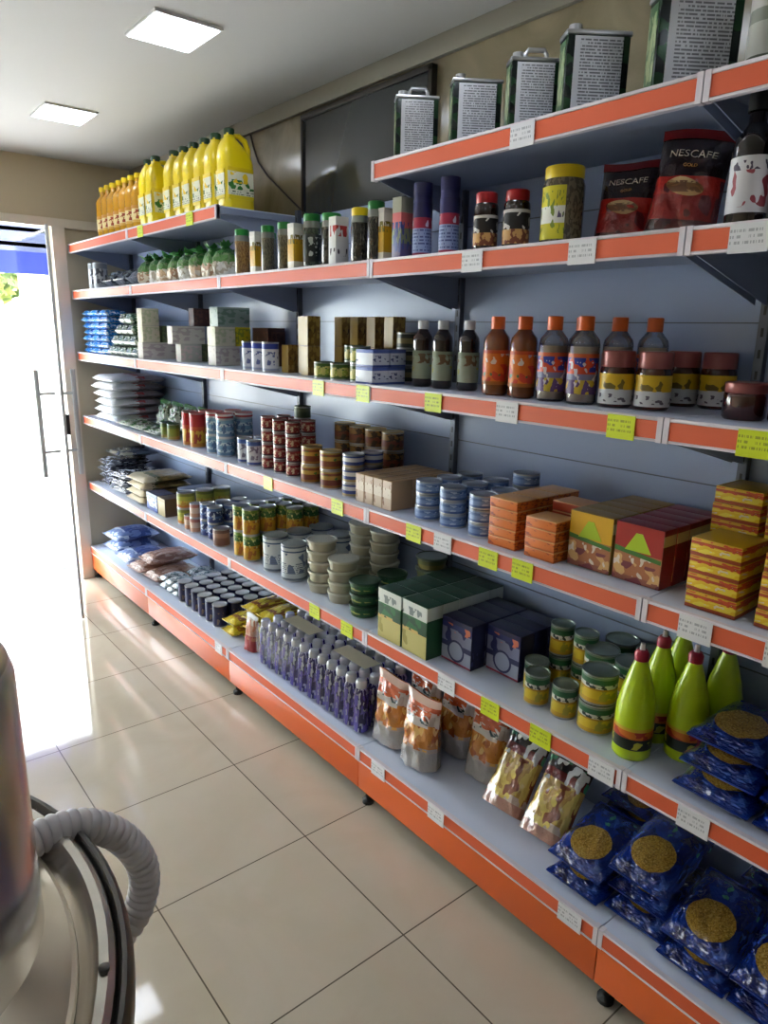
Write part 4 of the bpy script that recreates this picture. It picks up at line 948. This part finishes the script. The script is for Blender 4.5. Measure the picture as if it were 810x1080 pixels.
def pack(ny, nx):
    def f(t):
        first = None
        for i in range(ny):
            for j in range(nx):
                x, y = (j-(nx-1)/2)*.0625, -(i-(ny-1)/2)*.0625
                if first is None:
                    b = MB().lathe([(0, .002), (.026, 0), (.0295, .004), (.0295, .06), (.0275, .075), (.0295, .09), (.0295, .14), (.026, .16), (.016, .178), (.0135, .184), (.0135, .19)], 14).build('bottle', PUR, t, (x, y, 0))
                    c = MB().lathe([(.0215, .176), (.0215, .196), (.018, .204), (.009, .207), (0, .207)], 12).build('cap', SCAP, b)
                    first = (b, c)
                else:
                    b = first[0].copy(); C.objects.link(b); b.parent = t; b.location = (x, y, 0)
                    c = first[1].copy(); C.objects.link(c); c.parent = b
        hx, hy = nx*.03125+.001, ny*.03125+.001
        mb = MB().grid(lambda u, v: (-hx, v*hy, .002+(u+1)*.092), 2, 2).grid(lambda u, v: (u*hx, -hy, .002+(v+1)*.092), 2, 2)
        mb.build('shrink_film', FILM, t)
        MB().box(-hx*.3, hx*.3, -hy*.55, hy*.55, .2072, .2078).build('film_print', mat('tan_film_print', (196, 186, 156), .3, coat=.4), t)
    return P('drink_pack', 'shrink pack', f)
p = pack(6, 4)
p.put((.135, -2.375, z), 'shrink wrapped pack of purple drink bottles beside yellow pasta', 'purple drink packs')
p.put((.135, -2.756, z), 'shrink wrapped pack of purple drink bottles beside orange snack bags', 'purple drink packs')
SNK = band('clear_snack_bag', [(0, (170, 166, 164)), (.26, (190, 172, 160)), (.32, (206, 130, 50)), (.64, (196, 176, 170)), (.8, (196, 84, 50))], .12, 'Z', [((230, 180, 100), .28, .64, 6, .55), ((176, 96, 36), .28, .64, 6, .58), ((214, 200, 196), .6, .82, 4, .5)], coat=.9, bump=.35)
SNP = band('snack_brand_panel', [(0, (206, 196, 190)), (.45, (200, 90, 50))], .2, 'Z', [((60, 76, 80), .2, .6, 3, .6), ((230, 220, 214), .4, .9, 4, .6)], coat=.8)
SNS = mat('clear_bag_seal', (206, 170, 156), .15, coat=.8)
p = standbag(.25, .155, .105, 71, SNK, None, SNS, name='snack_bag', panel2=SNP, pz2=(.62, .84))
pq = standbag(.25, .155, .105, 77, SNK, None, SNS, name='snack_bag', panel2=SNP, pz2=(.62, .84))
for pp, x, y, rt, lb in ((p, .085, -3.038, (0, .06, .06), 'front row, beside the purple drink pack'), (pq, .075, -3.205, (.0, .08, .05), 'front row, nearest the tray edge'), (pq, .23, -3.06, (0, .03, .0), 'back row left'), (p, .235, -3.225, (0, .03, -.0), 'back row, behind the front pair'), (p, .2, -3.395, (.02, .08, .05), 'alone with bare tray in front')):
    pp.put((x, y, z+.007), 'clear bag of orange snacks, ' + lb, 'clear bags of orange snacks', rot=rt)
RUS = band('pink_framed_clear_bag', [(0, (176, 130, 116)), (.12, (196, 176, 160)), (.2, (176, 140, 70)), (.64, (110, 46, 40)), (.74, (60, 54, 50)), (.9, (120, 56, 48))], .12, 'Z', [((206, 180, 90), .12, .62, 5, .53), ((126, 66, 40), .12, .62, 5, .57), ((60, 120, 90), .6, .88, 4, .58), ((206, 206, 206), .6, .86, 5, .6)], coat=.9, bump=.35)
RSE = mat('pink_clear_seal', (186, 140, 126), .15, coat=.8)
p = standbag(.26, .15, .07, 81, RUS, None, RSE, name='noodle_bag', panelname='pasta_window')
for x, y, rt, lb in ((.085, -3.565, (0, .62, .05), 'left one of the pair'), (.075, -3.722, (0, .66, .05), 'right one, against blue pasta bags')):
    p.put((x, y, z+.03), 'clear pink edged noodle bag leaning back, ' + lb, 'clear pink edged bags', rot=rt)
G = 'blue pasta bags on the bottom shelf'
cols = [(-3.885, 1), (-4.049, 2), (-4.212, 1), (-4.375, 1)]
for i, (y, n) in enumerate(cols):
    xo = .10 if i == 1 else 0.
    for k in range(n):
        (pb1, pb2)[(i+k) % 2].put((.115+xo*.3+RND.uniform(-.008, .008), y+RND.uniform(-.001, .001), z+.0565*k), 'blue pasta bag on bottom shelf, %s front stack, %s' % (colw(i, 4), tierw(k, n) or 'lower'), G, rz=RND.uniform(-.012, .012), scale=.95)
    (pb1, pb2)[i % 2].put((.12+xo*.2, y, z+.0565*n+.031), 'blue pasta bag tipped toward the aisle, on the %s front stack' % colw(i, 4), G, rot=(0, -.22, RND.uniform(-.012, .012)), scale=.95)
    for k in range(4):
        if i in (1, 3): continue
        (pb1, pb2)[(i+k) % 2].put((.302, (-3.87, -4.12, -4.275)[i], z+.042*k), 'blue pasta bag on bottom shelf, %s back stack, %s' % (('left', '', 'right')[i], tierw(k, 4)), G, rz=PI/2+RND.uniform(-.02, .02), scale=.6)

# ------------------------------------------------------------------ on the wall
g = empty('wall_panel', (WX, 0, 0))
def wy(y0, y1, z0, z1, x0, x1): return MB().box(x0, x1, y0, y1, z0, z1, .002)
wy(-2.78, -2.0, 1.9, 2.52, -.02, -.001).build('dark_glass', mat('dark_glass_panel', (52, 56, 60), .12, coat=.3), g)
mb = wy(-2.80, -2.78, 1.9, 2.54, -.026, 0); mb.box(-.026, 0, -2.0, -1.985, 1.9, 2.54, .002); mb.box(-.026, 0, -2.80, -1.985, 2.52, 2.54, .002)
mb.build('frame', mat('dark_bronze_frame', (46, 40, 34), .4, .4), g)
tag(g, 'dark glass panel in thin frame on the wall behind silver tins', 'wall panel')
w = MB().tube([(.41, -1.53, 2.548), (.41, -1.55, 2.5), (.408, -1.6, 2.42), (.41, -1.68, 2.35), (.409, -1.76, 2.30), (.41, -1.87, 2.23), (.40, -1.97, 2.175), (.395, -2.03, 2.14)], .0045, 8).build('power_cable', mat('dark_cable', (40, 32, 26), .5))
tag(w, 'thin dark cable running down the beige wall beside yellow jugs', 'cable')

# ------------------------------------------------------------------ steel machine in the corner
STL = mat('brushed_stainless', (206, 202, 196), .24, 1.)
STD = mat('dull_dark_steel', (92, 90, 88), .34, 1.)
BRS = mat('warm_polished_steel', (226, 216, 196), .36, 1.)
m = empty('steel_drum_machine', (-1.68, -3.955, 0))
MB().lathe([(0, .08), (.46, .08), (.475, .1), (.475, .93), (.488, .945), (.488, .955)], 72).build('drum', STL, m)
for a in (.3, 2.4, 4.5):
    MB().lathe([(0, 0), (.03, 0), (.03, .02), (.018, .03), (.018, .09), (0, .09)], 14, (.4*math.cos(a), .4*math.sin(a), 0)).build('foot', FOOT, m)
MB().lathe([(.488, .955), (.5, .957), (.507, .966), (.508, .985), (.506, .997), (.501, 1.003), (.496, 1.003), (.4925, .998), (.491, .99)], 96).build('rim_band', STD, m)
MB().lathe([(.4915, .99), (.489, 1.0), (.482, 1.005), (.472, 1.004), (.465, .997), (.457, .984), (.4495, .981)], 96).build('lid_ring', STL, m)
MB().lathe([(.45, .982), (.4485, .989), (.444, .991), (.43, .986), (.36, .972), (.2, .962), (0, .96)], 96).build('dished_lid', BRS, m)
MB().lathe([(0, .955), (.188, .955), (.19, .958), (.166, .966), (.165, .972), (.165, 1.3), (.16, 1.318), (.15, 1.325), (.05, 1.329), (0, 1.329)], 64, (.262, .012, 0)).build('motor_column', STL, m)
for a in (-1.05, -.35, .75):
    MB().lathe([(0, .0), (.006, 0), (.006, .004), (.003, .005), (0, .005)], 12, (.478*math.cos(a), .478*math.sin(a), 1.0045)).build('screw', STD, m)
# ribbed hose from the column, over the rim and down
pts = [Vector(q) for q in ((.41, .085, .996), (.445, .092, 1.004), (.478, .095, 1.002), (.512, .096, .989), (.547, .097, .957), (.573, .098, .912), (.583, .098, .868), (.575, .097, .826), (.553, .095, .795), (.52, .092, .778), (.485, .09, .772), (.46, .088, .77))]
def cr(P4, t):
    a, b, c, d_ = P4
    return .5*((2*b)+(c-a)*t+(2*a-5*b+4*c-d_)*t*t+(3*b-a-3*c+d_)*t**3)
path = []
Q = [pts[0]*2-pts[1]] + pts + [pts[-1]*2-pts[-2]]
for i in range(len(pts)-1):
    for s in range(40): path.append(cr(Q[i:i+4], s/40))
L_ = [0.]
for a, b in zip(path, path[1:]): L_.append(L_[-1]+(b-a).length)
rad = [.0195+.0036*abs(math.sin(PI*l/.0125))**.6 for l in L_]
MB().tube([tuple(q) for q in path], rad, 20).build('ribbed_hose', mat('grey_ribbed_plastic', (205, 203, 208), .5), m, sharp=80)
MB().tube([(.385, .08, .993), (.422, .088, .999)], [.027, .026], 20).build('hose_collar', mat('pale_collar', (186, 186, 186), .4), m)
tag(m, 'round stainless steel drum machine with ribbed grey hose in foreground', 'machine')
# ------------------------------------------------------------------ light, world, camera
wd = bpy.data.worlds.new('daylight'); sc.world = wd; wd.use_nodes = True
bgn = wd.node_tree.nodes['Background']
bgn.inputs[0].default_value = (.88, .95, 1., 1); bgn.inputs[1].default_value = 24.
cam = bpy.data.cameras.new('camera'); co = bpy.data.objects.new('camera', cam); C.objects.link(co)
f, yaw, pit, rol = 741.54, .688, -.2513, .0199
fw = Vector((math.sin(yaw)*math.cos(pit), math.cos(yaw)*math.cos(pit), math.sin(pit)))
r0 = Vector((math.cos(yaw), -math.sin(yaw), 0)); u0 = r0.cross(fw)
rv = r0*math.cos(rol)+u0*math.sin(rol); uv = u0*math.cos(rol)-r0*math.sin(rol)
M = Matrix((rv, uv, -fw)).transposed().to_4x4(); M.translation = Vector((-1.3904, -4.7645, 1.6656))
co.matrix_world = M
cam.sensor_fit = 'VERTICAL'; cam.sensor_height = 24.; cam.lens = 24.*f/1080; cam.clip_start = .02
sc.camera = co
sc.view_settings.view_transform = 'Standard'; sc.view_settings.look = 'None'
sc.view_settings.gamma = 1.; sc.view_settings.use_curve_mapping = False
sc.view_settings.exposure = .3
